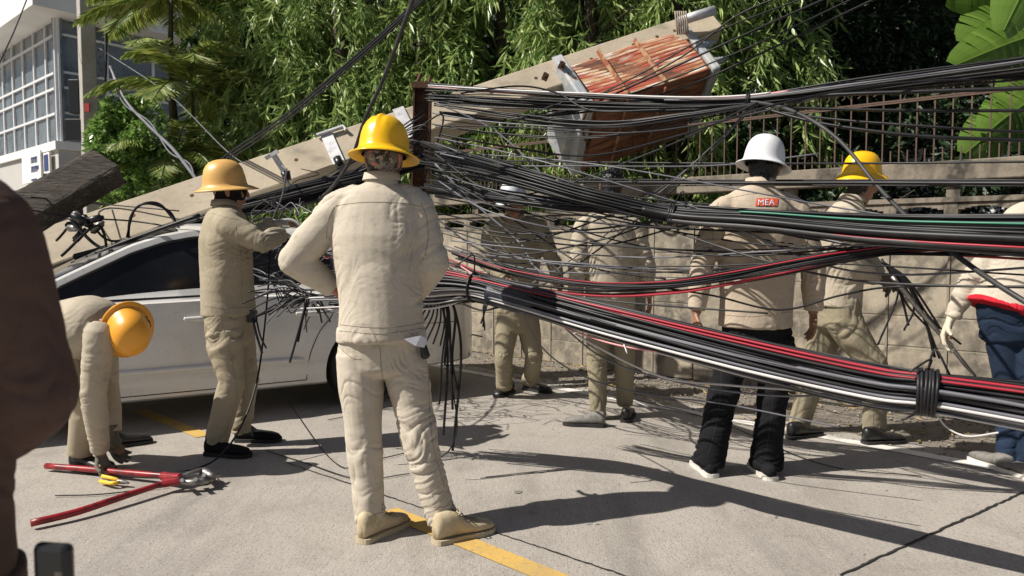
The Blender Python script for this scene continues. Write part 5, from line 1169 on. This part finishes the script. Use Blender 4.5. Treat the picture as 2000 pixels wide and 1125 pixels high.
# ------------------------------------------------------------------ cables
random.seed(21)
CT = [(M['w_black'], 62), (M['w_dust'], 24), (M['w_grey'], 7), (M['w_pale'], 1)]
def pick(ct): return random.choices([c[0] for c in ct], [c[1] for c in ct])[0]
def interp(xs, q):
    return float(np.interp(q, np.linspace(0, 1, len(xs)), xs)) if hasattr(xs, '__len__') else xs
def bundle(name, label, pts, R, n, ct=CT, rr=(.006, .010), spread=(1, 1), ties=(), specials=(), twist=.8, cat='cable bundle', wob=.25, group=None, ends=.0, flat=1.0):
    C = [P(*p) for p in pts]; base = C[0]; root = empty(name, base, label, cat, group); Cs = crom(C, 12); m = len(Cs); rnd = random.Random(n * 7 + len(pts))
    T = [(Cs[min(i + 1, m - 1)] - Cs[max(i - 1, 0)]).normalized() for i in range(m)]
    U = [(Z_ - t * t.z).normalized() for t in T]; S = [T[i].cross(U[i]) for i in range(m)]
    def strand(u0, s0, r, mt, t0, t1, tw, ph, wb, sp=True, nm='cable'):
        ps = []
        for i in range(m):
            f = i / (m - 1)
            if f < t0 - 1e-6 or f > t1 + 1e-6: continue
            k = interp(spread, f) if sp else min(1.25, interp(spread, f)); a = tw * (f - .5); c_, s_ = math.cos(a), math.sin(a)
            uu = (u0 * c_ - s0 * s_) + wb * math.sin(ph + f * 9) * .5 * R; ss = (u0 * s_ + s0 * c_) + wb * math.cos(ph * 1.7 + f * 7) * .5 * R
            ps.append(Cs[i] + U[i] * uu * k * flat + S[i] * ss * k)
        if len(ps) > 2: MB().tube(ps, r, 6, 2).build(nm, mt, root, smooth=True)
    for i in range(n):
        a = rnd.uniform(0, 6.283); q = R * math.sqrt(rnd.random()); r = rnd.uniform(*rr)
        strand(q * math.cos(a), q * math.sin(a), r, pick(ct), rnd.uniform(0, ends), 1, twist * rnd.uniform(.3, 1.2), rnd.uniform(0, 6), wob * rnd.uniform(.3, 1))
    for (mt, r, u0, s0, t0, t1) in specials: strand(u0, s0, r, M[mt], t0, t1, 0, rnd.uniform(0, 6), .06, False)
    for (f, w_, k) in ties:
        i = int(f * (m - 1)); c = Cs[i]; mb = MB(); rad_ = R * interp(spread, f) * 1.10 + .008; nt_ = max(1, int(w_ / .011))
        for j in range(nt_):
            cc = c + T[i] * ((j - (nt_ - 1) / 2) * .011); tl_ = rnd.uniform(-.3, .3)
            ring = [cc + (U[i] * math.cos(a) * flat + S[i] * math.sin(a)) * rad_ * rnd.uniform(.98, 1.03) + T[i] * math.sin(a + tl_) * .012 for a in np.linspace(0, 6.283, 26)]
            mb.tube(ring, .0065, 6)
        for j in range(k):
            p = c + U[i] * rad_ * rnd.choice((1, -1)); mb.tube([p, p + V((rnd.uniform(-.06, .06), rnd.uniform(-.04, 0), rnd.uniform(.03, .1))), p + V((rnd.uniform(-.1, .1), -.03, rnd.uniform(-.08, .12)))], .004, 5, 4)
        mb.build('tie', M['w_black'], root, smooth=True)
    return root
def wire(pts, r, m='w_black', label=None, group=None, wig=0.0, name='cable', world=False):
    C = [V(p) for p in pts] if world else [P(*p) for p in pts]
    if wig: C = [C[0]] + [c + V((random.uniform(-wig, wig), random.uniform(-wig, wig), random.uniform(-wig, wig))) for c in C[1:-1]] + [C[-1]]
    o = MB().tube(C, r, 6, 10 if len(C) < 8 else 6).build(name, M[m], smooth=True)
    me = o.data; c0 = C[0]; me.transform(Matrix.Translation(-c0)); o.location = c0
    return tag(o, label, 'cable', group)

bundle('cable_bundle', 'black cables trapped between the leaning pole and car',  # cables massed here to darken the underside of the pole
       [(150, 512, 5.45), (260, 478, 5.55), (390, 434, 5.7), (480, 408, 5.75), (580, 384, 5.85), (700, 352, 5.95), (830, 312, 6.15)], .055, 26, spread=(1, .9, .8, 1.2, 1.5, 1.5, 1.2), twist=1.2, rr=(.006, .014), ct=[(M['w_black'], 80), (M['w_dust'], 20)])
# the thick main bundle, low in front of the workers
bundle('cable_bundle', 'thickest black cable bundle, red cable along its top, sloping to the right edge',
       [(590, 572, 4.10), (700, 566, 4.0), (840, 560, 3.85), (925, 562, 3.72), (1010, 582, 3.55), (1200, 634, 3.22), (1450, 697, 2.92), (1700, 752, 2.66), (1822, 768, 2.54), (2050, 803, 2.36), (2350, 850, 2.1)], .072, 105,
       rr=(.0038, .0085), spread=(1.6, 1.45, 1.35, .8, .82, .95, 1.0, .95, .88, 1.0, 1.1), ties=((.30, .012, 2), (.795, .075, 3)), twist=.9, ends=.16, wob=.5,
       specials=(('w_red', .0065, .070, .03, .12, 1), ('w_red', .005, .060, .048, .12, 1), ('w_pale', .0065, -.036, .070, .14, 1), ('w_grey', .006, -.022, .073, .1, 1), ('w_grey', .005, .015, .075, .2, 1), ('w_pale', .004, -.066, .04, .0, 1)))
tp = [P(*q) for q in ((958, 572, 3.64), (985, 577, 3.6), (1020, 586, 3.53), (1052, 594, 3.47))]
tag(MB().tube(tp, [.060, .066, .068, .064], 20, 6).build('tape_wrap', mat('navy_tape', (.010, .014, .026), .5, noise=[(20, (.03, .035, .05), .5, .7)], bump=[(30, .6, .006, (4, 1, 1))]), smooth=True), 'dark navy tape wrapped round the thickest bundle near the grey-helmeted worker', 'tape')
# sagging middle bundle
bundle('cable_bundle', 'long sagging black cable bundle passing the white-helmeted man at chest height',
       [(835, 300, 5.9), (900, 316, 5.0), (1010, 343, 4.45), (1150, 384, 4.15), (1312, 420, 3.95), (1480, 432, 3.62), (1700, 452, 3.3), (2000, 466, 2.9), (2350, 480, 2.6)], .052, 46,
       rr=(.0035, .0085), wob=.5, spread=(2.2, 1.5, 1.1, .9, .75, .85, 1.0, 1.1, 1.15), ties=((.5, .035, 2),), twist=.6,
       specials=(('w_black', .017, .0, .055, .45, 1), ('w_dust', .014, -.035, .05, .5, 1), ('w_green', .005, .05, .04, .6, 1), ('w_red', .005, -.03, .058, .62, 1)))
bundle('cable_bundle', 'flat group of black cables just above the sagging middle bundle',
       [(838, 366, 5.8), (960, 384, 4.7), (1120, 404, 4.3), (1300, 410, 4.1), (1500, 424, 3.75), (1760, 436, 3.4), (2050, 440, 3.0), (2300, 445, 2.8)], .03, 12, spread=(2.2, 1.6, 1.2, 1, 1.1, 1.2, 1.3, 1.3), twist=.4)
# upper bundle
bundle('cable_bundle', 'high bundle of black and pinkish cables from the iron post to the right edge',
       [(842, 182, 6.2), (950, 190, 5.9), (1150, 200, 5.4), (1330, 203, 5.0), (1475, 196, 4.7), (1700, 168, 4.35), (2000, 132, 3.95), (2350, 85, 3.6)], .05, 30,
       rr=(.0035, .0075), wob=.5, spread=(2.0, 1.8, 1.25, .9, .7, .9, 1.25, 1.5), ties=((.56, .025, 3),), twist=.5,
       ct=CT, specials=(('w_pink', .008, .035, .03, 0, .62), ('w_pale', .006, .045, .035, 0, .6), ('w_grey', .007, .02, .045, .4, 1)))
bundle('cable_bundle', 'loose fan of dark cables spreading left from the iron post level with its middle',
       [(850, 225, 6.1), (1000, 243, 5.7), (1180, 252, 5.2), (1350, 228, 4.8), (1480, 205, 4.6)], .05, 12, spread=(2.2, 1.8, 1.2, .6, .3), twist=.9, rr=(.004, .007))
# red and black crossing bundle
bundle('cable_bundle', 'red and black cable bundle crossing the white-helmeted man at waist height',
       [(885, 505, 4.2), (1000, 540, 4.0), (1150, 562, 3.8), (1300, 560, 3.65), (1430, 542, 3.55), (1600, 510, 3.4), (1730, 490, 3.35), (1860, 482, 3.2), (2050, 478, 3.0), (2300, 474, 2.8)], .042, 17,
       ct=[(M['w_black'], 60), (M['w_dust'], 14), (M['w_red'], 7), (M['w_pink'], 2)], rr=(.0032, .0065), spread=(2.0, 1.5, 1.1, .9, .9, .8, .6, 1.2, 1.6, 1.8), twist=1.6, wob=.6, specials=(('w_red', .004, .03, .03, 0, .75),))
# three lines high at the left, one thick
for k in range(3):
    wire([(380 + k * 4, 352 + k * 5, 7.0), (450, 297 + k * 7, 6.4), (560, 222 + k * 7, 5.6), (700, 105 + k * 6, 4.8), (812, 4 + k * 5, 4.4), (870, -60 + k * 5, 4.2)], .0085 if k < 2 else .006, 'w_black',
         ['topmost', 'middle', 'lowest'][k] + ' of three black cables running from the top edge to the faded yellow helmet', 'three black cables at the upper left')
wire([(830, -60, 4.0), (806, 0, 4.1), (772, 95, 4.3), (742, 170, 4.6), (712, 235, 4.9), (690, 300, 5.2), (665, 345, 5.5), (632, 382, 5.8), (600, 392, 5.95), (572, 372, 6.05), (556, 345, 6.1)], .0125, 'w_dust', 'steep thick grey-black cable from the top edge curling behind the bright yellow helmet')
wire([(215, 130, 9.5), (245, 195, 9), (290, 245, 8.4), (335, 288, 7.8), (365, 325, 7.3), (392, 362, 6.8)], .018, 'w_grey', 'twisted pale grey service cable hanging in front of the palm')
wire([(215, 130, 9.5), (240, 200, 9), (292, 238, 8.4), (330, 296, 7.8), (370, 320, 7.3), (384, 366, 6.8)], .008, 'w_grey', 'thin pale cable wound round the grey service cable before the palm')
wire([(195, 95, 10), (330, 185, 9), (455, 305, 7.5), (530, 330, 6.6)], .006, 'w_grey', 'single thin grey wire from the standing pole across the palm leaves')
wire([(0, 120, 9), (28, 60, 10), (52, 0, 11), (70, -40, 11)], .009, 'w_black', 'thin black wire crossing the glass building at the left edge')
wire([(190, 0, 11), (205, 30, 10.6), (208, 100, 10.6), (204, 200, 10.8)], .016, 'w_black', 'black riser cable bowing out from the standing pole')
# long dark cable slanting down to the right
wire([(1380, 196, 4.9), (1478, 200, 4.65), (1560, 222, 4.3), (1640, 275, 4.0), (1715, 365, 3.7), (1790, 440, 3.4), (1880, 508, 3.1), (2000, 588, 2.8), (2300, 760, 2.4)], .0115, 'w_dust', 'single thick dark cable slanting steeply down to the right edge from the high bundle')
# straight horizontals
for y0, y1, y2, r, d0, d1 in ((357, 357, 358, .0095, 4.1, 3.1), (351, 352, 352, .005, 4.3, 3.3), (318, 319, 316, .006, 4.6, 3.6), (366, 362, 363, .004, 4.4, 3.3)):
    wire([(850, y0 - 6, d0 + 1.8), (1100, y0 - 2, d0 + .8), (1400, y1, d0), (1700, y1, (d0 + d1) / 2), (2000, y2, d1), (2300, y2, d1 - .3)], r, 'w_black', 'near-level black cable strung across in front of the wall coping and helmets', 'near-level cables at helmet height')
for pts, r in (([(1475, 205, 4.7), (1600, 212, 4.5), (1800, 216, 4.2), (2000, 216, 4.0), (2300, 214, 3.7)], .009), ([(1475, 212, 4.7), (1620, 232, 4.4), (1800, 246, 4.1), (2000, 258, 3.9), (2300, 270, 3.7)], .0075),
               ([(1478, 208, 4.7), (1600, 240, 4.4), (1780, 264, 4.1), (2000, 274, 3.9), (2300, 280, 3.7)], .0105), ([(1480, 192, 4.7), (1700, 182, 4.3), (2000, 172, 3.9), (2300, 160, 3.6)], .012), ([(1480, 186, 4.7), (1700, 150, 4.3), (2000, 112, 3.9), (2300, 70, 3.6)], .006)):
    wire(pts, r, 'w_black', 'black cable fanning out right from the tie of the high bundle, before the fence', 'cables fanning out before the iron fence')
# lines over the transformer to the upper right
for k, (a_, b_, c_, e_) in enumerate((((1120, 205), (1240, 150), (1400, 62), (1560, 0)), ((1130, 212), (1270, 152), (1440, 74), (1620, -6)), ((1150, 212), (1300, 158), (1480, 85), (1660, 0)), ((1175, 214), (1330, 172), (1500, 98), (1700, 2)), ((1100, 200), (1210, 172), (1330, 112), (1440, 30)))):
    wire([(1010, 232, 5.6), (*a_, 5.5), (*b_, 5.35), (*c_, 5.1), (*e_, 4.9), (e_[0] + 120, e_[1] - 50, 4.7)], .0075 if k % 2 else .0055, 'w_black', 'black line running up over the rusty transformer towards the top edge', 'lines crossing over the transformer')
# long swooping wires between the bundles
SW = [([(858, 262, 6.0), (1000, 292, 5.5), (1150, 300, 5.1), (1320, 262, 4.8), (1520, 205, 4.5), (1750, 160, 4.2), (2050, 150, 3.9)], .006), ([(850, 245, 6.0), (1020, 252, 5.6), (1220, 262, 5.1), (1400, 236, 4.8), (1600, 190, 4.4)], .005),
      ([(860, 300, 6.0), (980, 320, 5.5), (1150, 322, 5.0), (1400, 318, 4.5), (1600, 300, 4.2)], .0045), ([(870, 430, 5.6), (1000, 452, 5.0), (1150, 446, 4.5), (1310, 428, 3.95)], .006), ([(870, 445, 5.6), (1000, 470, 4.9), (1180, 474, 4.4), (1380, 440, 4.0), (1600, 470, 3.5)], .005),
      ([(880, 470, 5.4), (1000, 480, 4.9), (1250, 500, 4.2), (1500, 496, 3.6), (1700, 480, 3.3), (2050, 505, 2.9)], .0045), ([(900, 505, 5.0), (1100, 524, 4.5), (1350, 520, 3.8), (1600, 514, 3.4), (2050, 540, 2.9)], .004),
      ([(1100, 400, 4.6), (1300, 445, 4.0), (1480, 510, 3.6), (1650, 540, 3.4), (1850, 556, 3.1), (2100, 560, 2.8)], .0055), ([(1280, 560, 3.7), (1400, 580, 3.6), (1520, 600, 3.5), (1640, 575, 3.4), (1760, 560, 3.3), (2050, 562, 2.9)], .005),
      ([(870, 350, 5.8), (960, 400, 5.3), (1060, 470, 4.8), (1150, 520, 4.3), (1300, 545, 3.8)], .005), ([(850, 320, 6.0), (930, 400, 5.6), (1010, 470, 5.2), (1040, 520, 4.6), (1100, 560, 3.9)], .0065),
      ([(842, 340, 6.0), (1000, 410, 5.2), (1200, 465, 4.5), (1400, 500, 3.8), (1650, 480, 3.4), (2050, 430, 3.0)], .0045), ([(1310, 415, 3.95), (1450, 450, 3.7), (1600, 520, 3.5), (1760, 535, 3.3), (2050, 520, 2.9)], .005),
      ([(860, 335, 5.9), (1050, 352, 5.2), (1250, 390, 4.5), (1450, 410, 4.0), (1700, 425, 3.6), (2050, 420, 3.2)], .0055), ([(890, 520, 4.4), (1010, 556, 4.0), (1200, 590, 3.6), (1500, 612, 3.3)], .0045),
      ([(850, 200, 6.1), (960, 250, 5.8), (1050, 330, 5.4), (1100, 380, 5.1), (1200, 420, 4.6)], .005), ([(900, 182, 6), (1010, 168, 6.3), (1090, 180, 6.2), (1160, 212, 5.8), (1300, 214, 5.2)], .006)]
NR = lambda d: d if d < 4.15 else 4.15 + (d - 4.15) * .42
for p, r in SW: wire([(a_, b_, NR(c_)) for a_, b_, c_ in p], r * 1.0, random.choice(('w_black', 'w_black', 'w_dust', 'w_grey')), 'loose dark wire swooping between the cable bundles in front of the wall', 'loose wires strung between the bundles', wig=.015)
for k in range(22):
    y0 = 262 + k * 11.5 + random.uniform(-8, 8); y1 = y0 + random.uniform(20, 90); xe = random.choice((1310, 1480, 1720, 2080)); dd = {1310: 3.98, 1480: 4.6, 1720: 3.36, 2080: 2.9}[xe]; ye = {1310: 420, 1480: 200, 1720: 492, 2080: random.uniform(430, 520)}[xe]
    wire([(850, y0, 5.2), (850 + (xe - 850) * .25, y1, NR(6 - (6 - dd) * .6)), (850 + (xe - 850) * .68, (y1 + ye) / 2 + random.uniform(0, 45), NR(6 - (6 - dd) * .8)), (xe, ye, dd)], random.uniform(.003, .0055),
         random.choice(('w_black', 'w_dust', 'w_grey')), 'loose dark wire swooping between the cable bundles in front of the wall', 'loose wires strung between the bundles', wig=.02)
for k, (p, r, m_, l_) in enumerate([([(900, 520, 4.1), (985, 575, 3.8), (1050, 612, 3.5), (1130, 650, 3.3), (1250, 682, 3.1), (1480, 699, 2.9)], .0045, 'w_pink', 'pale pink wire lying just in front of the thickest bundle'),
        ([(1010, 590, 3.5), (1060, 680, 3.6), (1140, 735, 3.6), (1260, 770, 3.5), (1420, 790, 3.3), (1640, 835, 3.1)], .004, 'w_grey', 'thin grey wire sagging below the thickest bundle before the black trousers'),
        ([(1120, 652, 3.3), (1180, 625, 3.25), (1205, 640, 3.2), (1225, 690, 3.1)], .003, 'w_pale', 'small pale wire loop on the thickest bundle left of the white-helmeted man'),
        ([(1380, 690, 3.0), (1420, 680, 2.92), (1455, 692, 2.88), (1480, 730, 2.85), (1530, 735, 2.8), (1600, 716, 2.75), (1660, 735, 2.7), (1700, 768, 2.66)], .003, 'w_grey', 'small grey wire looping over the thickest bundle by the black trousers'),
        ([(1060, 606, 3.45), (1150, 668, 3.3), (1290, 735, 3.2), (1420, 752, 3.1), (1560, 762, 2.95), (1720, 772, 2.7)], .005, 'w_pale', 'white wire hanging along the underside of the thickest bundle'),
        ([(1080, 620, 3.4), (1180, 700, 3.4), (1320, 745, 3.2), (1500, 772, 3.0), (1700, 770, 2.75)], .0045, 'w_grey', 'grey wire drooping under the thickest bundle between the two middle pairs of legs'),
        ([(1822, 800, 2.52), (1850, 835, 2.5), (1890, 852, 2.45), (1950, 845, 2.35)], .003, 'w_pale', 'short pale wire end dangling under the wide black tie')]):
    wire(p, r, m_, l_)
# hanging cut ends right of the middle worker
for k, (x0, x1, x2, ye) in enumerate(((868, 872, 866, 850), (876, 880, 884, 800), (880, 868, 872, 720), (886, 884, 892, 760), (872, 862, 858, 790), (892, 902, 884, 880))):
    wire([(x0 - 20, 575, 3.9), (x0, 610, 3.88), (x1, 700, 3.88), (x2, ye, 3.86)], random.uniform(.0045, .008), 'w_black', 'cut black cable end hanging straight down beside the middle worker\'s elbow', 'hanging cable ends right of the middle worker', wig=.008)
wire([(884, 760, 3.88), (893, 830, 3.86), (880, 875, 3.84), (862, 892, 3.84)], .004, 'w_black', 'thin black cable end curling near the ground behind the middle worker\'s leg')
for k in range(7):
    wire([(840 + k * 5, 575, 3.9), (828 + k * 8, 610 + k * 4, 3.9), (790 + k * 14, 660 + k * 3, 3.95)], .005, 'w_black', 'short cut cable fanning down-left from the end of the thickest bundle', 'cut ends right of the middle worker')
for k in range(3): wire([(952, 590, 3.62), (950 - k * 3, 600, 3.6), (945 + k * 4 - 6, 632 + k * 7, 3.6)], .004, 'w_black', 'short black cable tail under the thickest bundle near the grey-helmeted worker', 'short tails under the bundle')
wire([(900, 592, 3.7), (940, 606, 3.66), (975, 600, 3.6)], .005, 'w_black', 'black loop hanging slightly below the narrow tie of the thickest bundle')
# frayed ends between the two left workers
for k in range(26):
    a_ = random.uniform(math.pi * .82, math.pi * 1.7); L = random.uniform(.12, .36); c = P(600, 574, 4.08) + V((random.uniform(-.05, .05), random.uniform(-.05, .05), random.uniform(-.03, .03)))
    e_ = c + V((math.cos(a_) * L, random.uniform(-.12, .1), math.sin(a_) * L * .6)); wire([c, c.lerp(e_, .5) + V((0, 0, .03)), e_], random.uniform(.003, .006), random.choice(('w_black', 'w_black', 'w_black', 'w_dust', 'w_grey')), 'short cut wire end splayed at the left end of the thickest bundle', 'splayed cut ends before the rear car door', world=True)
wire([(600, 580, 4.05), (585, 640, 4.0), (566, 708, 3.98)], .007, 'w_black', 'stiff black cut cable pointing down-left in front of the rear car door')
wire([(604, 580, 4.05), (592, 620, 4.02), (582, 668, 4.0)], .006, 'w_black', 'shorter stiff black cut cable hanging in front of the rear car door')
wire([(500, 617, 4.25), (545, 600, 4.2), (600, 586, 4.1), (660, 575, 4.0)], .010, 'w_black', 'thick black cable lying level across the rear car door')
wire([(600, 585, 4.08), (630, 600, 4.05), (670, 612, 4.0)], .005, 'w_pale', 'short white wire in front of the rear car door beside the middle worker')
wire([(527, 470, 4.6), (524, 560, 4.5), (512, 680, 4.4), (498, 760, 4.25), (470, 835, 4.1), (430, 890, 4.1), (385, 915, 4.05), (335, 924, 4.02)], .006, 'w_black', 'long black wire hanging past the left worker\'s leg down to the bolt cutter')
wire([(560, 330, 6.0), (552, 380, 5.2), (530, 440, 4.7), (525, 500, 4.6)], .007, 'w_dust', 'grey wire hanging from the insulator to the left worker\'s hands')
# tangle under the leaning pole
for k in range(46):
    x = random.uniform(480, 700); y = 470 - (x - 480) * .15 + random.uniform(-75, 60); d = random.uniform(4.9, 5.6); pts = []
    for j in range(5): pts.append((x, y, d)); x += random.uniform(-50, 60); y += random.uniform(-34, 34); d += random.uniform(-.15, .15)
    wire(pts, random.uniform(.003, .0055), random.choice(('w_black', 'w_black', 'w_grey', 'w_dust', 'w_pale', 'w_red') if k % 7 == 0 else ('w_black', 'w_black', 'w_grey', 'w_dust')), 'tangled thin wire under the leaning pole above the car roof', 'tangle of wires under the leaning pole')
for k in range(9):
    wire([(470 + k * 6, 520 + k * 4, 4.75), (520 + k * 4, 545 + random.uniform(-20, 20), 4.7), (560, 600 + random.uniform(-60, 10), 4.5), (600, 578, 4.2)], random.uniform(.003, .005), random.choice(('w_black', 'w_grey')), 'thin wire running from the rear window to the splayed cut ends', 'wires before the rear window', wig=.04)
for k in range(16):
    x0 = 560 + k * 16; wire([(x0, 372 - k * 9 + random.uniform(0, 40), 6.0), (x0 + 60, 350 - k * 9 + random.uniform(-10, 45), 5.9), (830, 215 + k * 9, 6.15)], random.uniform(.004, .008), random.choice(('w_black', 'w_dust')), 'dark wire strung along the lower side of the leaning pole to the iron post', 'wires along the leaning pole', wig=.05)
# loops and black fittings at the left end of the pole
for k, (p, r) in enumerate([([(250, 470, 5.5), (255, 425, 5.45), (275, 400, 5.45), (310, 398, 5.5), (340, 430, 5.5), (352, 452, 5.4)], .010), ([(245, 475, 5.5), (262, 412, 5.4), (290, 398, 5.4), (330, 412, 5.5), (347, 440, 5.5)], .008),
        ([(110, 470, 5.5), (160, 425, 5.4), (215, 470, 5.4), (300, 452, 5.4), (390, 428, 5.3)], .009), ([(30, 405, 5), (150, 425, 5.3), (260, 432, 5.5), (390, 452, 5.4)], .006), ([(60, 385, 5), (160, 395, 6), (350, 412, 6)], .006),
        ([(120, 500, 5.3), (190, 440, 5.3), (205, 500, 5.3), (150, 520, 5.2)], .010), ([(135, 425, 5.3), (190, 480, 5.3), (250, 492, 5.3)], .012), ([(140, 515, 5.2), (250, 470, 5.2), (390, 420, 5.2)], .014), ([(150, 345, 6), (128, 425, 5.6)], .006)]):
    wire(p, r, 'w_black', 'black cable looped over the broken lower end of the leaning pole', 'cables at the broken lower pole end')
fit = empty('splice_fitting', P(165, 440, 5.25), 'clump of black cable splice fittings on the broken lower end of the pole', 'cable fitting')
random.seed(4)
for k in range(9):
    c = P(random.uniform(140, 195), random.uniform(420, 462), random.uniform(5.2, 5.4)); a_ = random.uniform(-1, 1); d_ = V((math.cos(a_), random.uniform(-.5, .3), math.sin(a_))).normalized()
    MB().tube([c - d_ * .06, c - d_ * .05, c - d_ * .045, c + d_ * .045, c + d_ * .05, c + d_ * .065], [.012, .014, .026, .026, .014, .012], 10).build('sleeve', M[random.choice(('black_plastic', 'black_plastic', 'black_plastic', 'steel'))], fit, smooth=True)
# cut cables held by the striding worker, with the crowbar
for k in range(9):
    e_ = ((1740 + k * 11, 585 + (k * 37) % 130, 4.55)); wire([(1722, 505 + k, 4.6), (1742 + k * 4, 545, 4.55), (1755 + k * 9, 580 + k * 6, 4.55), (e_[0] + random.uniform(-40, 60), 640 + random.uniform(-20, 60), 4.55)], random.uniform(.006, .010), 'w_black', 'cut black cable dangling from the hands of the striding worker', 'cut cables held by the striding worker', wig=.012)
cb = MB().tube([P(1742, 540, 4.5), P(1800, 612, 4.45), P(1850, 668, 4.42), P(1885, 712, 4.4), P(1906, 735, 4.38)], [.014, .013, .013, .013, .007], 8, 3).build('crowbar', M['steel'], smooth=True); tag(cb, 'steel crowbar slanting down to the right between the striding worker and white glove', 'crowbar')
# thin ground wires
for p, r in (([(520, 880), (600, 905), (700, 935), (800, 925)], .003), ([(640, 820), (760, 800), (830, 830)], .003), ([(1240, 780), (1400, 822), (1600, 905), (1800, 930)], .003), ([(108, 968), (200, 965), (330, 950)], .0035), ([(560, 780), (650, 900), (720, 900), (850, 870)], .003)):
    wire([G(x, y, r + .006) for x, y in p], r, 'w_black', 'thin black wire lying on the concrete road', 'wires lying on the road', world=True)

# ------------------------------------------------------------------ bolt cutter, pliers
bc = empty('bolt_cutter', G(350, 935), 'long red-handled bolt cutter lying open on the road at the lower left', 'bolt cutter')
def gp(x, y, z): return G(x, y, z)
for nm_, pts in (('handle', [gp(60, 1022, .03), gp(150, 1000, .035), gp(240, 970, .045), gp(338, 938, .05)]), ('handle', [gp(90, 910, .03), gp(180, 917, .035), gp(270, 925, .045), gp(340, 930, .05)])):
    MB().tube(pts, [.0165, .0165, .016, .013], 12, 4).build(nm_, M['tool_red'], bc, smooth=True)
for pts in ([gp(318, 930, .05), gp(352, 933, .06)], [gp(318, 944, .05), gp(352, 938, .06)]): MB().tube(pts, [.024, .022], 8).build('socket', M['tool_red'], bc, bevel=.003)
jw_ = MB(); jw_.tube([gp(350, 934, .055), gp(375, 926, .06), gp(398, 922, .055), gp(415, 930, .05), gp(432, 926, .045)], [.012, .02, .026, .02, .005], 8, 3); jw_.build('jaw', M['steel'], bc, smooth=True)
jw_ = MB(); jw_.tube([gp(350, 942, .05), gp(378, 942, .05), gp(402, 940, .045), gp(418, 936, .04), gp(428, 938, .038)], [.012, .02, .024, .016, .005], 8, 3); jw_.build('jaw', M['steel'], bc, smooth=True)
mb = MB()
for x, y in ((398, 928), (382, 936), (355, 938)): mb.cyl(gp(x, y, .05), gp(x, y, .085), .010, 12)
mb.build('pivot_bolts', M['bright_steel'], bc)
pr = empty('pliers', G(238, 945), 'small pliers with yellow grips by the bending worker\'s gloved hand', 'pliers')
for pts in ([gp(196, 940, .02), gp(218, 944, .03), gp(232, 942, .03)], [gp(200, 930, .05), gp(218, 934, .045), gp(232, 938, .035)]): MB().tube(pts, .010, 8, 3).build('grip', M['tool_yellow'], pr, smooth=True)
MB().tube([gp(230, 940, .032), gp(240, 941, .03), gp(252, 944, .025)], [.014, .013, .004], 8, 3).build('jaw', M['steel'], pr, smooth=True)

# fallen leaves on the verge
def litter():
    n = 420; t = RNG.uniform(-4, 8, n); u = RNG.uniform(0, 1, n); B = []
    for i in range(n): p = (WA + wdir * t[i]).lerp(WL0 + ldir * t[i], u[i] ** 1.6); B.append((p.x, p.y, .012))
    B = np.array(B); a = RNG.uniform(0, 6.28, n); D = np.stack([np.cos(a), np.sin(a), RNG.uniform(-.1, .25, n)], 1); D = unit(D); S = unit(np.cross(D, np.array([0, 0, 1.0])) + RNG.normal(size=(n, 3)) * .2)
    return leaf_mesh(B, D, S, RNG.uniform(.04, .13, n), RNG.uniform(.012, .03, n), np.full((n, 1), .05))
tag(link('leaf_litter', litter(), M['dry_leaf']), 'dry yellow leaves scattered along the foot of the wall', 'leaf litter', kind='stuff')
